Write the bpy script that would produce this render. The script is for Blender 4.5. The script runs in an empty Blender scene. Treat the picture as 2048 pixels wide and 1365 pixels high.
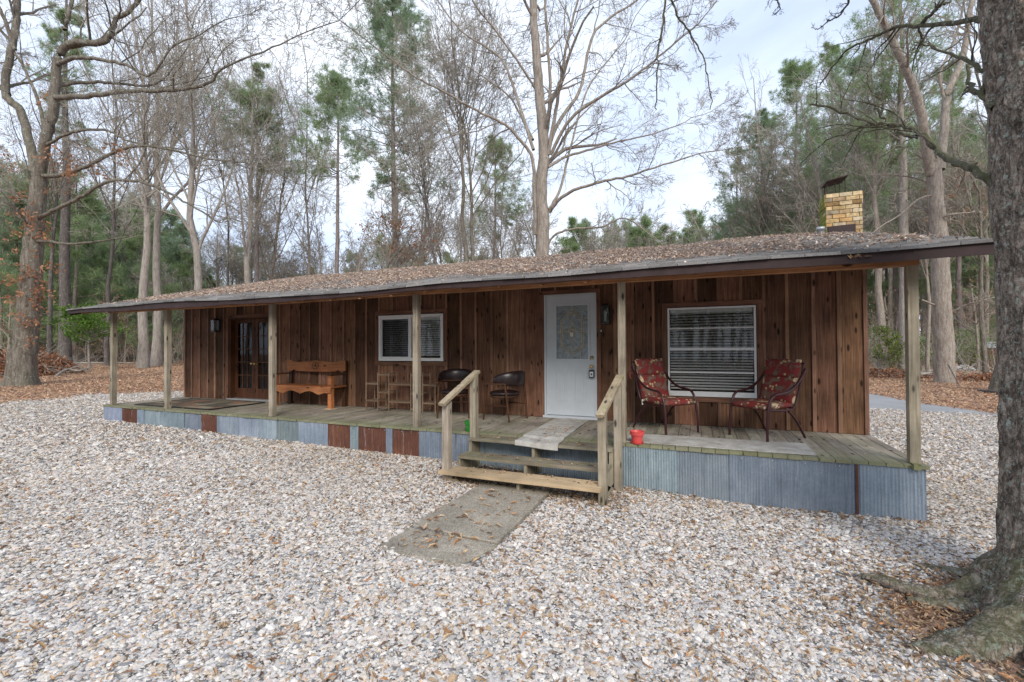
import bpy, math, random
import numpy as np
from mathutils import Vector, Matrix, noise as mnoise

SC = bpy.context.scene
COL = SC.collection
R0 = np.random.default_rng(7)
random.seed(5)
PI = math.pi

# ---------------------------------------------------------------- camera
CAM = np.array([-1.9798, -5.7603, 1.2039])
YAW, PITCH, ROLL, FPX = -0.3915, 0.0148, -0.0058, 903.65


def cam_axes():
    cy, sy, cp, sp = math.cos(YAW), math.sin(YAW), math.cos(PITCH), math.sin(PITCH)
    F = np.array([sy * cp, cy * cp, sp]); R = np.array([cy, -sy, 0.0]); U = np.cross(R, F)
    cr, sr = math.cos(ROLL), math.sin(ROLL)
    return cr * R + sr * U, -sr * R + cr * U, F


CR, CU, CF = cam_axes()
cam = bpy.data.cameras.new('camera'); camo = bpy.data.objects.new('camera', cam); COL.objects.link(camo)
cam.sensor_width = 36; cam.sensor_fit = 'HORIZONTAL'; cam.lens = FPX / 2048 * 36
cam.clip_start = 0.05; cam.clip_end = 2000
M = Matrix(((CR[0], CU[0], -CF[0], CAM[0]), (CR[1], CU[1], -CF[1], CAM[1]), (CR[2], CU[2], -CF[2], CAM[2]), (0, 0, 0, 1)))
camo.matrix_world = M
SC.camera = camo


def at(px, py, dep):
    """point at surveyed image direction and true distance in metres"""
    return CAM + dep * (CF + (px - 1024) / FPX * CR - (py - 682.5) / FPX * CU)


def in_view(P, mx=0.25, my=0.25, near=0.6):
    d = P - CAM
    z = d @ CF; x = d @ CR; y = d @ CU
    zz = np.maximum(z, 1e-3)
    return (z > near) & (np.abs(x / zz) < 1.133 * (1 + mx)) & (np.abs(y / zz) < 0.755 * (1 + my))


GX = [-70, -30, -14, -8.7, -5.3, -2.8, -1.5, 0, 3, 60]
GZ = [.1, -.05, -.33, -.41, -.445, -.545, -.598, -.57, -.56, -.45]


def G(x, y):
    x = np.asarray(x, float); y = np.asarray(y, float)
    b = np.interp(x, GX, GZ)
    b = b + .012 * np.sin(x * 1.7 + y * .9) * np.sin(y * 1.3 - x * .6) * (np.abs(y) > .3)
    far = np.maximum(0, y - 30)
    return b + .004 * far + .000 * x


def Gf(x, y): return float(G(x, y))


# ---------------------------------------------------------------- mesh helpers
class MB:
    def __init__(self):
        self.V = []; self.F = []; self.n = 0; self.C = []

    def raw(self, V, F, c=None):
        V = np.asarray(V, float).reshape(-1, 3)
        F = np.asarray(F, int)
        if len(V) == 0 or len(F) == 0: return self
        self.V.append(V); self.F.append(F + self.n); self.n += len(V)
        if c is None: c = (.5, .5, .5)
        c = np.asarray(c, float)
        if c.ndim == 1: c = np.tile(c[:3], (len(F), 1))
        self.C.append(c)
        return self

    def box(self, x0, x1, y0, y1, z0, z1, c=None):
        V = [(x, y, z) for z in (z0, z1) for y in (y0, y1) for x in (x0, x1)]
        F = [(0, 2, 3, 1), (4, 5, 7, 6), (0, 1, 5, 4), (2, 6, 7, 3), (0, 4, 6, 2), (1, 3, 7, 5)]
        return self.raw(V, F, c)

    def hexa(self, V, c=None):
        F = [(0, 2, 3, 1), (4, 5, 7, 6), (0, 1, 5, 4), (2, 6, 7, 3), (0, 4, 6, 2), (1, 3, 7, 5)]
        return self.raw(V, F, c)

    def bar(self, a, b, w, h, up=(0, 0, 1), c=None):
        a = np.array(a, float); b = np.array(b, float); t = b - a; t /= np.linalg.norm(t)
        s = np.cross(t, up); s /= max(np.linalg.norm(s), 1e-6); u = np.cross(s, t)
        V = [p + s * i * w / 2 + u * j * h / 2 for p in (a, b) for j in (-1, 1) for i in (-1, 1)]
        return self.hexa(V, c)

    def tube(self, P, r, n=8, c=None, cap=True):
        P = np.array(P, float); m = len(P)
        r = np.full(m, r) if np.isscalar(r) else np.array(r, float)
        T = np.gradient(P, axis=0); T /= np.linalg.norm(T, axis=1)[:, None] + 1e-9
        ref = np.array([0.13, 0.21, .97]) if abs(T.mean(0)[2]) < .8 else np.array([.97, .2, .1])
        A = np.cross(T, ref); A /= np.linalg.norm(A, axis=1)[:, None] + 1e-9; B = np.cross(T, A)
        th = np.arange(n) * 2 * PI / n
        V = P[:, None] + r[:, None, None] * (np.cos(th)[None, :, None] * A[:, None] + np.sin(th)[None, :, None] * B[:, None])
        V = V.reshape(-1, 3)
        i, j = np.meshgrid(np.arange(m - 1), np.arange(n), indexing='ij')
        F = np.stack([i * n + j, i * n + (j + 1) % n, (i + 1) * n + (j + 1) % n, (i + 1) * n + j], -1).reshape(-1, 4)
        self.raw(V, F, c)
        if cap:
            V2 = np.vstack([V[:n], P[:1], V[-n:], P[-1:]])
            k = np.arange(n)
            F2 = np.vstack([np.stack([(k + 1) % n, k, np.full(n, n)], 1), np.stack([n + 1 + k, n + 1 + (k + 1) % n, np.full(n, 2 * n + 1)], 1)])
            self.raw(V2, F2, c)
        return self

    def lathe(self, cx, cy, prof, n=20, c=None):
        prof = np.array(prof, float); m = len(prof)
        th = np.arange(n) * 2 * PI / n
        V = np.stack([cx + prof[:, 0:1] * np.cos(th), cy + prof[:, 0:1] * np.sin(th), np.repeat(prof[:, 1:2], n, 1)], -1).reshape(-1, 3)
        i, j = np.meshgrid(np.arange(m - 1), np.arange(n), indexing='ij')
        F = np.stack([i * n + j, i * n + (j + 1) % n, (i + 1) * n + (j + 1) % n, (i + 1) * n + j], -1).reshape(-1, 4)
        return self.raw(V, F, c)

    def prism(self, pts, a, b, c=None):
        """pts: list of (x,z) outline in the xz plane extruded from y=a to y=b (fan from centroid strips)"""
        n = len(pts)
        V = [(p[0], a, p[1]) for p in pts] + [(p[0], b, p[1]) for p in pts]
        me_f = [tuple([i, (i + 1) % n, n + (i + 1) % n, n + i]) for i in range(n)]
        self.raw(V, me_f, c)
        return self

    def strip(self, top, bot, a, b, c=None):
        """closed slab between two polylines top/bot (x,z) of equal length, y from a to b"""
        top = np.array(top, float); bot = np.array(bot, float); m = len(top)
        V = []
        for arr in (top, bot):
            for y in (a, b):
                V += [(p[0], y, p[1]) for p in arr]
        F = []
        for i in range(m - 1):
            ta, tb, ba, bb = i, m + i, 2 * m + i, 3 * m + i
            F += [(ta, ba, ba + 1, ta + 1), (tb, tb + 1, bb + 1, bb), (ta, ta + 1, tb + 1, tb), (ba, bb, bb + 1, ba + 1)]
        F += [(0, m, 3 * m, 2 * m), (m - 1, 3 * m - 1, 4 * m - 1, 2 * m - 1)]
        return self.raw(V, F, c)

    def build(self, name, mat, parent=None, smooth=False, local=False, label=None):
        me = bpy.data.meshes.new(name)
        if self.V:
            V = np.vstack(self.V)
            if parent is not None and not local:
                V = V - np.array(world_loc(parent))
            nv = len(V)
            me.vertices.add(nv); me.vertices.foreach_set('co', V.astype(np.float32).ravel())
            sizes = np.concatenate([np.full(len(f), f.shape[1]) for f in self.F])
            loops = np.concatenate([f.ravel() for f in self.F])
            me.loops.add(len(loops)); me.loops.foreach_set('vertex_index', loops.astype(np.int32))
            me.polygons.add(len(sizes))
            st = np.concatenate([[0], np.cumsum(sizes)[:-1]])
            me.polygons.foreach_set('loop_start', st.astype(np.int32))
            me.polygons.foreach_set('loop_total', sizes.astype(np.int32))
            me.polygons.foreach_set('use_smooth', np.full(len(sizes), bool(smooth)))
            me.update(calc_edges=True)
            a = me.attributes.new('Col', 'FLOAT_COLOR', 'FACE')
            C = np.vstack(self.C); C = np.hstack([C, np.ones((len(C), 1))])
            a.data.foreach_set('color', C.astype(np.float32).ravel())
        me.materials.append(mat)
        o = bpy.data.objects.new(name, me); COL.objects.link(o)
        if parent is not None: o.parent = parent
        if label: o['label'] = label
        return o


def world_loc(o):
    l = np.zeros(3)
    while o is not None:
        l = l + np.array(o.location); o = o.parent
    return l


def tag(o, label=None, cat=None, group=None, kind=None):
    if label: o['label'] = label
    if cat: o['category'] = cat
    if group: o['group'] = group
    if kind: o['kind'] = kind
    return o


def thing(name, loc, label, cat, group=None, rz=0, scale=1):
    o = bpy.data.objects.new(name, None); COL.objects.link(o)
    o.location = loc; o.rotation_euler = (0, 0, rz); o.scale = (scale,) * 3
    o.empty_display_size = .1
    return tag(o, label, cat, group)


def dup(root, loc, rz=0, scale=None, label=None, group=None):
    r = root.copy(); COL.objects.link(r); r.location = loc; r.rotation_euler = (0, 0, rz)
    if scale is not None: r.scale = scale if hasattr(scale, '__len__') else (scale,) * 3
    if label: r['label'] = label
    if group: r['group'] = group
    for ch in list(root.children):
        c = ch.copy(); COL.objects.link(c); c.parent = r
        for g in ch.children:
            d = g.copy(); COL.objects.link(d); d.parent = c
    return r


# ---------------------------------------------------------------- materials
class NT:
    def __init__(self, name):
        self.m = bpy.data.materials.new(name); self.m.use_nodes = True
        self.t = self.m.node_tree; self.b = self.t.nodes['Principled BSDF']; self.o = self.t.nodes['Material Output']

    def n(self, typ, **kw):
        nd = self.t.nodes.new(typ)
        for k, v in kw.items():
            if k.startswith('i_'):
                key = k[2:]
                key = int(key) if key.isdigit() else key.replace('_', ' ')
                nd.inputs[key].default_value = v
            else: setattr(nd, k, v)
        return nd

    def l(self, a, b): self.t.links.new(a, b)

    def tex(self, scale=(1, 1, 1), kind='Object', loc=(0, 0, 0)):
        tc = self.n('ShaderNodeTexCoord'); mp = self.n('ShaderNodeMapping')
        mp.inputs['Scale'].default_value = scale; mp.inputs['Location'].default_value = loc
        self.l(tc.outputs[kind], mp.inputs['Vector']); return mp.outputs[0]

    def noise(self, vec, scale=5, detail=4, rough=.55, dist=0):
        nd = self.n('ShaderNodeTexNoise'); nd.inputs['Scale'].default_value = scale; nd.inputs['Detail'].default_value = detail
        nd.inputs['Roughness'].default_value = rough; nd.inputs['Distortion'].default_value = dist
        self.l(vec, nd.inputs['Vector']); return nd.outputs['Fac']

    def ramp(self, fac, stops, interp='LINEAR'):
        r = self.n('ShaderNodeValToRGB'); r.color_ramp.interpolation = interp
        e = r.color_ramp.elements
        while len(e) < len(stops): e.new(.5)
        for el, (p, c) in zip(e, stops):
            el.position = p
            if not hasattr(c, '__len__'): c = (c, c, c)
            el.color = (*c[:3], 1)
        self.l(fac, r.inputs[0]); return r.outputs[0]

    def mix(self, fac, a, b, mode='MIX'):
        m = self.n('ShaderNodeMix', data_type='RGBA', blend_type=mode)
        for k, v in ((0, fac), (6, a), (7, b)):
            s = m.inputs[k]
            if isinstance(v, bpy.types.NodeSocket): self.l(v, s)
            elif hasattr(v, '__len__'): s.default_value = (*v[:3], 1)
            else: s.default_value = v if k == 0 else (v, v, v, 1)
        return m.outputs[2]

    def attr(self, name='Col'):
        a = self.n('ShaderNodeAttribute'); a.attribute_name = name; return a.outputs['Color']

    def math(self, op, a, b=0.0, clamp=False):
        m = self.n('ShaderNodeMath', operation=op); m.use_clamp = clamp
        for s, v in ((m.inputs[0], a), (m.inputs[1], b)):
            if isinstance(v, bpy.types.NodeSocket): self.l(v, s)
            else: s.default_value = v
        return m.outputs[0]

    def sep(self, vec):
        s = self.n('ShaderNodeSeparateXYZ'); self.l(vec, s.inputs[0]); return s.outputs

    def bump(self, h, strength=.4, dist=.01):
        b = self.n('ShaderNodeBump'); b.inputs['Strength'].default_value = strength; b.inputs['Distance'].default_value = dist
        self.l(h, b.inputs['Height']); self.l(b.outputs[0], self.b.inputs['Normal'])

    def fin(self, col, rough=.7, spec=.3, metal=0):
        if isinstance(col, bpy.types.NodeSocket): self.l(col, self.b.inputs['Base Color'])
        else: self.b.inputs['Base Color'].default_value = (*col[:3], 1)
        if isinstance(rough, bpy.types.NodeSocket): self.l(rough, self.b.inputs['Roughness'])
        else: self.b.inputs['Roughness'].default_value = rough
        self.b.inputs['Specular IOR Level'].default_value = spec
        self.b.inputs['Metallic'].default_value = metal
        return self.m


def wood(name, dark, mid, light, axis=2, knots=True, var=.6, moss=None, mossamt=.5, rough=.8, g=1.0, front=False):
    """weathered board: grain along axis, face colour 'Col' shifts tone of each board"""
    t = NT(name)
    s = [26 * g, 26 * g, 26 * g]; s[axis] = 1.1 * g
    v = t.tex(tuple(s)); n1 = t.noise(v, 1.6, 5, .65, .4)
    s2 = [130 * g] * 3; s2[axis] = 4 * g
    n2 = t.noise(t.tex(tuple(s2)), 1, 3, .6)
    f = t.math('ADD', t.math('MULTIPLY', n1, .75), t.math('MULTIPLY', n2, .25))
    c = t.ramp(f, [(.28, dark), (.5, mid), (.72, light)])
    n3 = t.noise(t.tex((1, 1, 1)), 1.8, 4, .6)
    c = t.mix(.75, c, t.ramp(n3, [(.3, .5), (.7, 1.4)]), 'MULTIPLY')
    if knots:
        s3 = [9, 9, 9]; s3[axis] = 3.2
        vo = t.n('ShaderNodeTexVoronoi'); vo.inputs['Scale'].default_value = 1; t.l(t.tex(tuple(s3)), vo.inputs['Vector'])
        k = t.ramp(vo.outputs['Distance'], [(.0, .08), (.11, .22), (.2, 1)])
        c = t.mix(1, c, k, 'MULTIPLY')
    a = t.attr()
    c = t.mix(var, c, t.mix(1, a, 2.0, 'MULTIPLY'), 'MULTIPLY')
    if moss is not None:
        nm = t.noise(t.tex((1, 1, 1)), 3.2, 6, .7)
        mf = t.ramp(nm, [(.62 - mossamt * .3, 0), (.75 - mossamt * .2, mossamt)])
        if front:
            yy = t.sep(t.tex((1, 1, 1)))[1]   # damp moss grows along the open front edge of the boards
            edge = t.ramp(t.math('ADD', t.math('MULTIPLY', nm, -.35), t.math('ADD', yy, 4.15)), [(.0, 1), (.45, .0)])
            mf = t.math('MAXIMUM', t.math('MULTIPLY', mf, .5), t.math('MULTIPLY', edge, .62))
        c = t.mix(mf, c, moss)
    t.bump(f, .5, .004)
    return t.fin(c, rough, .2)


MAT = {}
MAT['siding'] = wood('siding_wood', (.038, .02, .013), (.158, .08, .05), (.29, .16, .104), 2, var=.9)
MAT['batten'] = wood('batten_wood', (.11, .055, .036), (.25, .14, .092), (.37, .225, .155), 2, var=.7)
MAT['trimwood'] = wood('trim_wood', (.07, .036, .024), (.18, .092, .06), (.28, .155, .105), 0, var=.5)
MAT['trimwoodv'] = wood('trim_wood_upright', (.07, .036, .024), (.18, .092, .06), (.28, .155, .105), 2, var=.5)
MAT['deck'] = wood('deck_boards', (.15, .125, .10), (.31, .275, .225), (.42, .385, .33), 1, var=.7, moss=(.17, .185, .085), mossamt=.5, front=True)
MAT['step'] = wood('step_boards', (.13, .11, .08), (.28, .245, .185), (.38, .34, .27), 0, var=.6, moss=(.12, .14, .05), mossamt=.5)
MAT['newstep'] = wood('new_step_board', (.30, .21, .12), (.46, .34, .21), (.55, .42, .28), 0, knots=False)
MAT['post'] = wood('post_wood', (.16, .13, .095), (.33, .285, .215), (.45, .40, .32), 2, var=.5, moss=(.17, .175, .10), mossamt=.2)
MAT['beam'] = wood('beam_wood', (.20, .085, .035), (.40, .19, .09), (.52, .29, .15), 0, var=.3)
MAT['rail'] = wood('rail_wood', (.20, .15, .09), (.36, .29, .20), (.46, .39, .29), 1, var=.3, moss=(.2, .21, .1), mossamt=.35)
MAT['bench'] = wood('bench_wood', (.13, .045, .02), (.31, .12, .048), (.42, .19, .085), 0, knots=True, rough=.5, var=.6)
MAT['chairwood'] = wood('dark_chair_wood', (.03, .014, .008), (.075, .034, .018), (.12, .06, .03), 2, knots=False, rough=.4)
MAT['frenchwood'] = wood('french_door_wood', (.035, .013, .007), (.09, .036, .018), (.14, .06, .032), 2, var=.4, rough=.6)
MAT['bamboo'] = wood('plant_stand_wood', (.12, .08, .055), (.235, .165, .115), (.32, .245, .18), 0, knots=False)


def plain(name, col, rough=.6, spec=.3, metal=0, nv=.15, ns=20, bump=0):
    t = NT(name); n = t.noise(t.tex((1, 1, 1)), ns, 4, .6)
    c = t.mix(1, col, t.ramp(n, [(.25, 1 - nv), (.75, 1 + nv)]), 'MULTIPLY')
    if bump: t.bump(n, bump, .01)
    return t.fin(c, rough, spec, metal)


MAT['fascia'] = plain('fascia_paint', (.042, .024, .024), .6, nv=.3, ns=6)
MAT['white'] = plain('white_paint', (.66, .68, .70), .45, nv=.05, ns=5)
MAT['doorwhite'] = plain('door_paint', (.56, .60, .64), .4, nv=.06, ns=4)
MAT['whitealu'] = plain('white_aluminium', (.78, .79, .80), .4, nv=.04)
MAT['brass'] = plain('brass', (.70, .50, .20), .3, .5, 1, nv=.1)
MAT['black'] = plain('black_metal', (.015, .014, .014), .45, .5, nv=.2)
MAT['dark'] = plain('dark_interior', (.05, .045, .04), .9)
MAT['leather'] = plain('dark_leather', (.018, .010, .011), .33, .5, nv=.3, ns=12, bump=.2)
MAT['maroon'] = plain('maroon_metal', (.055, .017, .02), .35, .5, .3, nv=.2)
MAT['redpot'] = plain('red_plastic', (.66, .085, .08), .4, .4, nv=.12, ns=8)
MAT['greenpot'] = plain('green_plastic', (.03, .26, .03), .4, .4, nv=.12, ns=8)
MAT['lining'] = plain('blinds', (.74, .75, .73), .5, nv=.04)
MAT['greymetal'] = plain('grey_metal', (.42, .44, .46), .5, .5, .5, nv=.2, ns=10)
MAT['silver'] = plain('silver_metal', (.6, .62, .65), .35, .5, .8)
MAT['card'] = plain('paper_card', (.7, .68, .6), .7)
MAT['soil'] = plain('soil', (.06, .045, .03), .9)
MAT['rust_steel'] = plain('rusty_steel', (.045, .025, .02), .7, nv=.5, ns=25)


def glass(name, tint, refl=.25, alpha=.35):
    t = NT(name)
    n = t.t.nodes
    tr = n.new('ShaderNodeBsdfTransparent'); gl = n.new('ShaderNodeBsdfGlossy'); mx = n.new('ShaderNodeMixShader')
    fr = n.new('ShaderNodeFresnel'); fr.inputs[0].default_value = 1.5
    tr.inputs[0].default_value = (*tint, 1); gl.inputs['Roughness'].default_value = .03
    f = t.math('MULTIPLY', fr.outputs[0], refl)
    t.l(f, mx.inputs[0]); t.l(tr.outputs[0], mx.inputs[1]); t.l(gl.outputs[0], mx.inputs[2]); t.l(mx.outputs[0], t.o.inputs[0])
    return t.m


MAT['glass'] = glass('window_glass', (.93, .94, .94), 1.2)
MAT['darkglass'] = glass('dark_glass', (.5, .5, .5), .8)

# leaded door glass: frosted bluish
t = NT('frosted_door_glass')
n = t.noise(t.tex((1, 1, 1)), 9, 3, .6, 1.5)
c = t.ramp(n, [(.3, (.10, .12, .13)), (.5, (.2, .25, .28)), (.72, (.30, .36, .40))])
t.bump(t.noise(t.tex((1, 1, 1)), 60, 3), .4, .01)
MAT['doorglass'] = t.fin(c, .15, .8)


def galv(name, rusty):
    t = NT(name)
    v = t.tex((1, 1, 1)); n1 = t.noise(v, 2.2, 5, .65); n2 = t.noise(t.tex((30, 30, 2)), 1, 5, .7); n3 = t.noise(v, 45, 3, .7)
    f = t.math('ADD', t.math('MULTIPLY', n1, .45), t.math('ADD', t.math('MULTIPLY', n2, .3), t.math('MULTIPLY', n3, .25)))
    if not rusty:
        c = t.ramp(f, [(.3, (.14, .18, .225)), (.5, (.26, .315, .375)), (.68, (.42, .47, .52))])
        c = t.mix(.85, c, t.mix(1, t.attr(), 2.0, 'MULTIPLY'), 'MULTIPLY')
        sp = t.ramp(t.noise(t.tex((8, 8, 1.5)), 1.2, 5, .75), [(.66, 0), (.74, .5)])
        c = t.mix(sp, c, (.5, .55, .6)); m = .35
        rs = t.math('MULTIPLY', t.ramp(t.noise(t.tex((22, 22, .9), loc=(3, 1, 0)), 1.0, 5, .75), [(.60, 0), (.70, .7)]), t.ramp(t.noise(v, 1.3, 3), [(.5, 0), (.62, 1)]))
        c = t.mix(rs, c, (.17, .085, .05))
        c = t.mix(t.ramp(n2, [(.3, .35), (.45, 0)]), c, (.10, .11, .12))
    else:
        c = t.ramp(f, [(.3, (.045, .016, .012)), (.5, (.13, .052, .034)), (.7, (.27, .12, .06))])
        st = t.ramp(n2, [(.60, 0), (.70, .75)])
        c = t.mix(st, c, (.28, .30, .33)); m = .1
    t.bump(n3, .15, .003)
    return t.fin(c, .5, .4, m)


MAT['galv'] = galv('galvanised_sheet', False); MAT['rustsheet'] = galv('rusted_sheet', True)


def bark(name, dark, mid, light, sc=1.0, lichen=0., moss=0., strength=.8, az=1.6, mosscol=(.085, .092, .036)):
    t = NT(name)
    v = t.tex((9 * sc, 9 * sc, az * sc)); n1 = t.noise(v, 1.4, 5, .7, .6)
    v2 = t.tex((1, 1, 1)); n2 = t.noise(v2, 38 * sc, 4, .7)
    f = t.math('ADD', t.math('MULTIPLY', n1, .65), t.math('MULTIPLY', n2, .35))
    c = t.ramp(f, [(.34, dark), (.5, mid), (.66, light)])
    if az > 3:
        ck = t.math('ABSOLUTE', t.math('SUBTRACT', t.noise(t.tex((13, 13, 4.6)), 1.5, 4, .6, .5), .5))
        c = t.mix(.9, c, t.ramp(ck, [(.0, .38), (.035, .8), (.09, 1.25)]), 'MULTIPLY')
        c = t.mix(.85, c, t.ramp(t.noise(t.tex((1, 1, 1)), 7, 6, .75, .8), [(.34, .45), (.5, .95), (.66, 1.55)]), 'MULTIPLY')
    if lichen:
        l = t.ramp(t.noise(v2, 9 * sc, 5, .8, .1), [(.60 - lichen * .1, 0), (.66 - lichen * .1, .85)])
        c = t.mix(l, c, (.36, .42, .36))
        l = t.ramp(t.noise(t.tex((1, 1, 1), loc=(5, 3, 1)), 20 * sc, 4, .8, .1), [(.66 - lichen * .1, 0), (.7 - lichen * .1, .9)])
        c = t.mix(l, c, (.45, .47, .45))
    if moss:
        g = t.n('ShaderNodeNewGeometry'); z = t.sep(g.outputs['Normal'])[2]
        mm = t.math('MULTIPLY', t.ramp(z, [(.1, 0), (.6, 1)]), t.ramp(t.noise(v2, 6, 5, .7), [(.38, 0), (.55, 1)]))
        mm = t.math('MULTIPLY', mm, moss)
        c = t.mix(mm, c, mosscol)
    if az > 3: f = t.math('ADD', f, t.math('MULTIPLY', ck, 3.0))
    t.bump(f, strength, .03 / sc)
    return t.fin(c, .9, .15)


MAT['bark_oak'] = bark('oak_bark', (.06, .05, .04), (.165, .142, .115), (.31, .275, .235), 1, .15, .5)
MAT['bark_near'] = bark('near_trunk_bark', (.055, .042, .033), (.205, .165, .135), (.40, .345, .295), 2.2, .45, .55, 1.0, az=5.5)
MAT['bark_pale'] = bark('pale_bark', (.17, .145, .125), (.33, .29, .255), (.50, .455, .41), 1, .2, .25)
MAT['bark_tan'] = bark('tan_bark', (.13, .105, .085), (.29, .245, .205), (.46, .41, .36), 1, .1, .25)
MAT['bark_pine'] = bark('pine_bark', (.10, .078, .07), (.23, .19, .175), (.35, .305, .29), 1, 0, 0)
MAT['bark_dark'] = bark('dark_pine_bark', (.045, .038, .034), (.12, .102, .094), (.20, .175, .16), 1, .1, 0)
MAT['bark_moss'] = bark('mossy_limb_bark', (.03, .026, .018), (.10, .088, .06), (.18, .165, .12), 1.5, .15, .6)
MAT['twig'] = plain('twig_bark', (.32, .292, .25), .9, .1, nv=.3, ns=2)


def leafy(name, a, b, trans=0.3):
    t = NT(name)
    at_ = t.attr(); f = t.sep(at_)[0]
    c = t.ramp(f, [(0, a), (1, b)])
    m = t.fin(c, .75, .15)
    if trans:
        tl = t.t.nodes.new('ShaderNodeBsdfTranslucent'); mx = t.t.nodes.new('ShaderNodeMixShader'); mx.inputs[0].default_value = trans
        t.l(c, tl.inputs[0]); t.l(t.b.outputs[0], mx.inputs[1]); t.l(tl.outputs[0], mx.inputs[2]); t.l(mx.outputs[0], t.o.inputs[0])
    return m


MAT['needle'] = leafy('pine_needles', (.19, .27, .13), (.40, .49, .25), .5)
MAT['needle_blue'] = leafy('blue_pine_needles', (.18, .26, .16), (.38, .47, .29), .45)
MAT['cedar'] = leafy('cedar_needles', (.06, .13, .02), (.17, .30, .05))
MAT['redleaf'] = leafy('rust_oak_leaves', (.28, .135, .075), (.50, .28, .17))
MAT['yellowleaf'] = leafy('yellow_leaves', (.28, .17, .04), (.42, .30, .09))
MAT['shrubleaf'] = leafy('shrub_leaves', (.07, .12, .025), (.22, .26, .06))

# direct per-face colour
t = NT('dead_leaf')
MAT['leafcol'] = t.fin(t.mix(1, t.attr(), t.ramp(t.noise(t.tex((1, 1, 1)), 90, 3), [(.3, .75), (.7, 1.2)]), 'MULTIPLY'), .75, .2)
t = NT('stone')
MAT['stonecol'] = t.fin(t.mix(1, t.attr(), t.ramp(t.noise(t.tex((1, 1, 1)), 120, 3), [(.3, .8), (.7, 1.15)]), 'MULTIPLY'), .8, .25)
# ---------------------------------------------------------------- sky and light
w = bpy.data.worlds.new('World'); SC.world = w; w.use_nodes = True
nt = w.node_tree; nt.nodes.clear()
out = nt.nodes.new('ShaderNodeOutputWorld'); bg = nt.nodes.new('ShaderNodeBackground'); bg.inputs[1].default_value = .117
sky = nt.nodes.new('ShaderNodeTexSky'); sky.sky_type = 'NISHITA'; sky.sun_disc = False
sky.sun_elevation = math.radians(33); sky.sun_rotation = math.radians(150); sky.dust_density = 2
tc = nt.nodes.new('ShaderNodeTexCoord'); mp = nt.nodes.new('ShaderNodeMapping'); mp.inputs['Scale'].default_value = (1, 1, 2.3); mp.inputs['Location'].default_value = (.3, 1.2, .4)
nz = nt.nodes.new('ShaderNodeTexNoise'); nz.inputs['Scale'].default_value = 1.7; nz.inputs['Detail'].default_value = 6; nz.inputs['Roughness'].default_value = .5; nz.inputs['Distortion'].default_value = .3
rp = nt.nodes.new('ShaderNodeValToRGB'); e = rp.color_ramp.elements
e[0].position = .34; e[0].color = (3.4, 4.1, 5.5, 1); e[1].position = .62; e[1].color = (6.7, 7.15, 7.9, 1)
el = e.new(.48); el.color = (4.9, 5.55, 6.7, 1)
mx = nt.nodes.new('ShaderNodeMix'); mx.data_type = 'RGBA'; mx.inputs[0].default_value = .9
L = nt.links.new
L(tc.outputs['Generated'], mp.inputs[0]); L(mp.outputs[0], nz.inputs['Vector']); L(nz.outputs['Fac'], rp.inputs[0])
L(sky.outputs[0], mx.inputs[6]); L(rp.outputs[0], mx.inputs[7]); L(mx.outputs[2], bg.inputs[0]); L(bg.outputs[0], out.inputs[0])
sun = bpy.data.lights.new('sun', 'SUN'); sun.energy = 1.5; sun.angle = math.radians(25); sun.color = (1, .94, .85)
suno = bpy.data.objects.new('sun', sun); COL.objects.link(suno)
az, elv = math.radians(150), math.radians(33)
sd = Vector((math.sin(az) * math.cos(elv), math.cos(az) * math.cos(elv), math.sin(elv)))
suno.rotation_euler = sd.to_track_quat('Z', 'Y').to_euler()
SC.view_settings.view_transform = 'Standard'; SC.view_settings.look = 'None'; SC.view_settings.exposure = 0.82; SC.view_settings.gamma = 1

# ---------------------------------------------------------------- terrain sheets


def litter_left(x, y):   # >0 where leaf litter begins (left of the gravel)
    b = np.interp(y, [-8, 0.4, 1.5, 2.6, 4.3, 6, 12], [-19.2, -19.9, -19.9, -19.7, -19.0, -18.4, -16])
    wv = .5 * np.sin(y * 1.9) + .3 * np.sin(y * 4.3 + 1)
    return (b + wv * .5) - x


def road_right(x, y):
    """signed: position across the drive on the right: <0 gravel, 0..1 drive, >1 litter"""
    x = np.asarray(x, float); y = np.asarray(y, float)
    near = np.interp(x, [-30, 2.4, 4.4, 6, 9], [13.2, 9.9, 9.4, 8.2, 5]); far = np.interp(x, [-30, 3.8, 4.17, 5.06, 6, 9, 14], [18, 14.5, 11.5, 9.3, 7.9, 4.5, 0])
    return np.where(y < near, -1 + 0 * x, np.where(y < far, .5, 2.)), near, far


def is_litter(x, y):
    x = np.asarray(x, float); y = np.asarray(y, float)
    r, _, far = road_right(x, y)
    return (litter_left(x, y) > 0) | (y > np.maximum(far, np.where(x < -10, 7 + .2 * (x + 19), far)))


def mound(x, y):
    return np.clip(1.35 - np.hypot((x - .15) / 1.15, (y + 2.0) / .85), 0, 1)


def in_slab(x, y):
    return (x > -4.50) & (x < -3.59) & (y > -2.6) & (y < -.72)


def grid_sheet(name, xs, ys, dz, keep, mat, kind='structure', col=None):
    X, Y = np.meshgrid(xs, ys, indexing='ij'); Z = G(X, Y) + dz
    V = np.stack([X, Y, Z], -1).reshape(-1, 3); nx, ny = X.shape
    i, j = np.meshgrid(np.arange(nx - 1), np.arange(ny - 1), indexing='ij')
    F = np.stack([i * ny + j, (i + 1) * ny + j, (i + 1) * ny + j + 1, i * ny + j + 1], -1).reshape(-1, 4)
    if keep is not None:
        cx = (X[:-1, :-1] + X[1:, 1:]) / 2; cy = (Y[:-1, :-1] + Y[1:, 1:]) / 2
        F = F[keep(cx, cy).reshape(-1)]
    o = MB().raw(V, F).build(name, mat, smooth=True)
    return tag(o, kind=kind)


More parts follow.
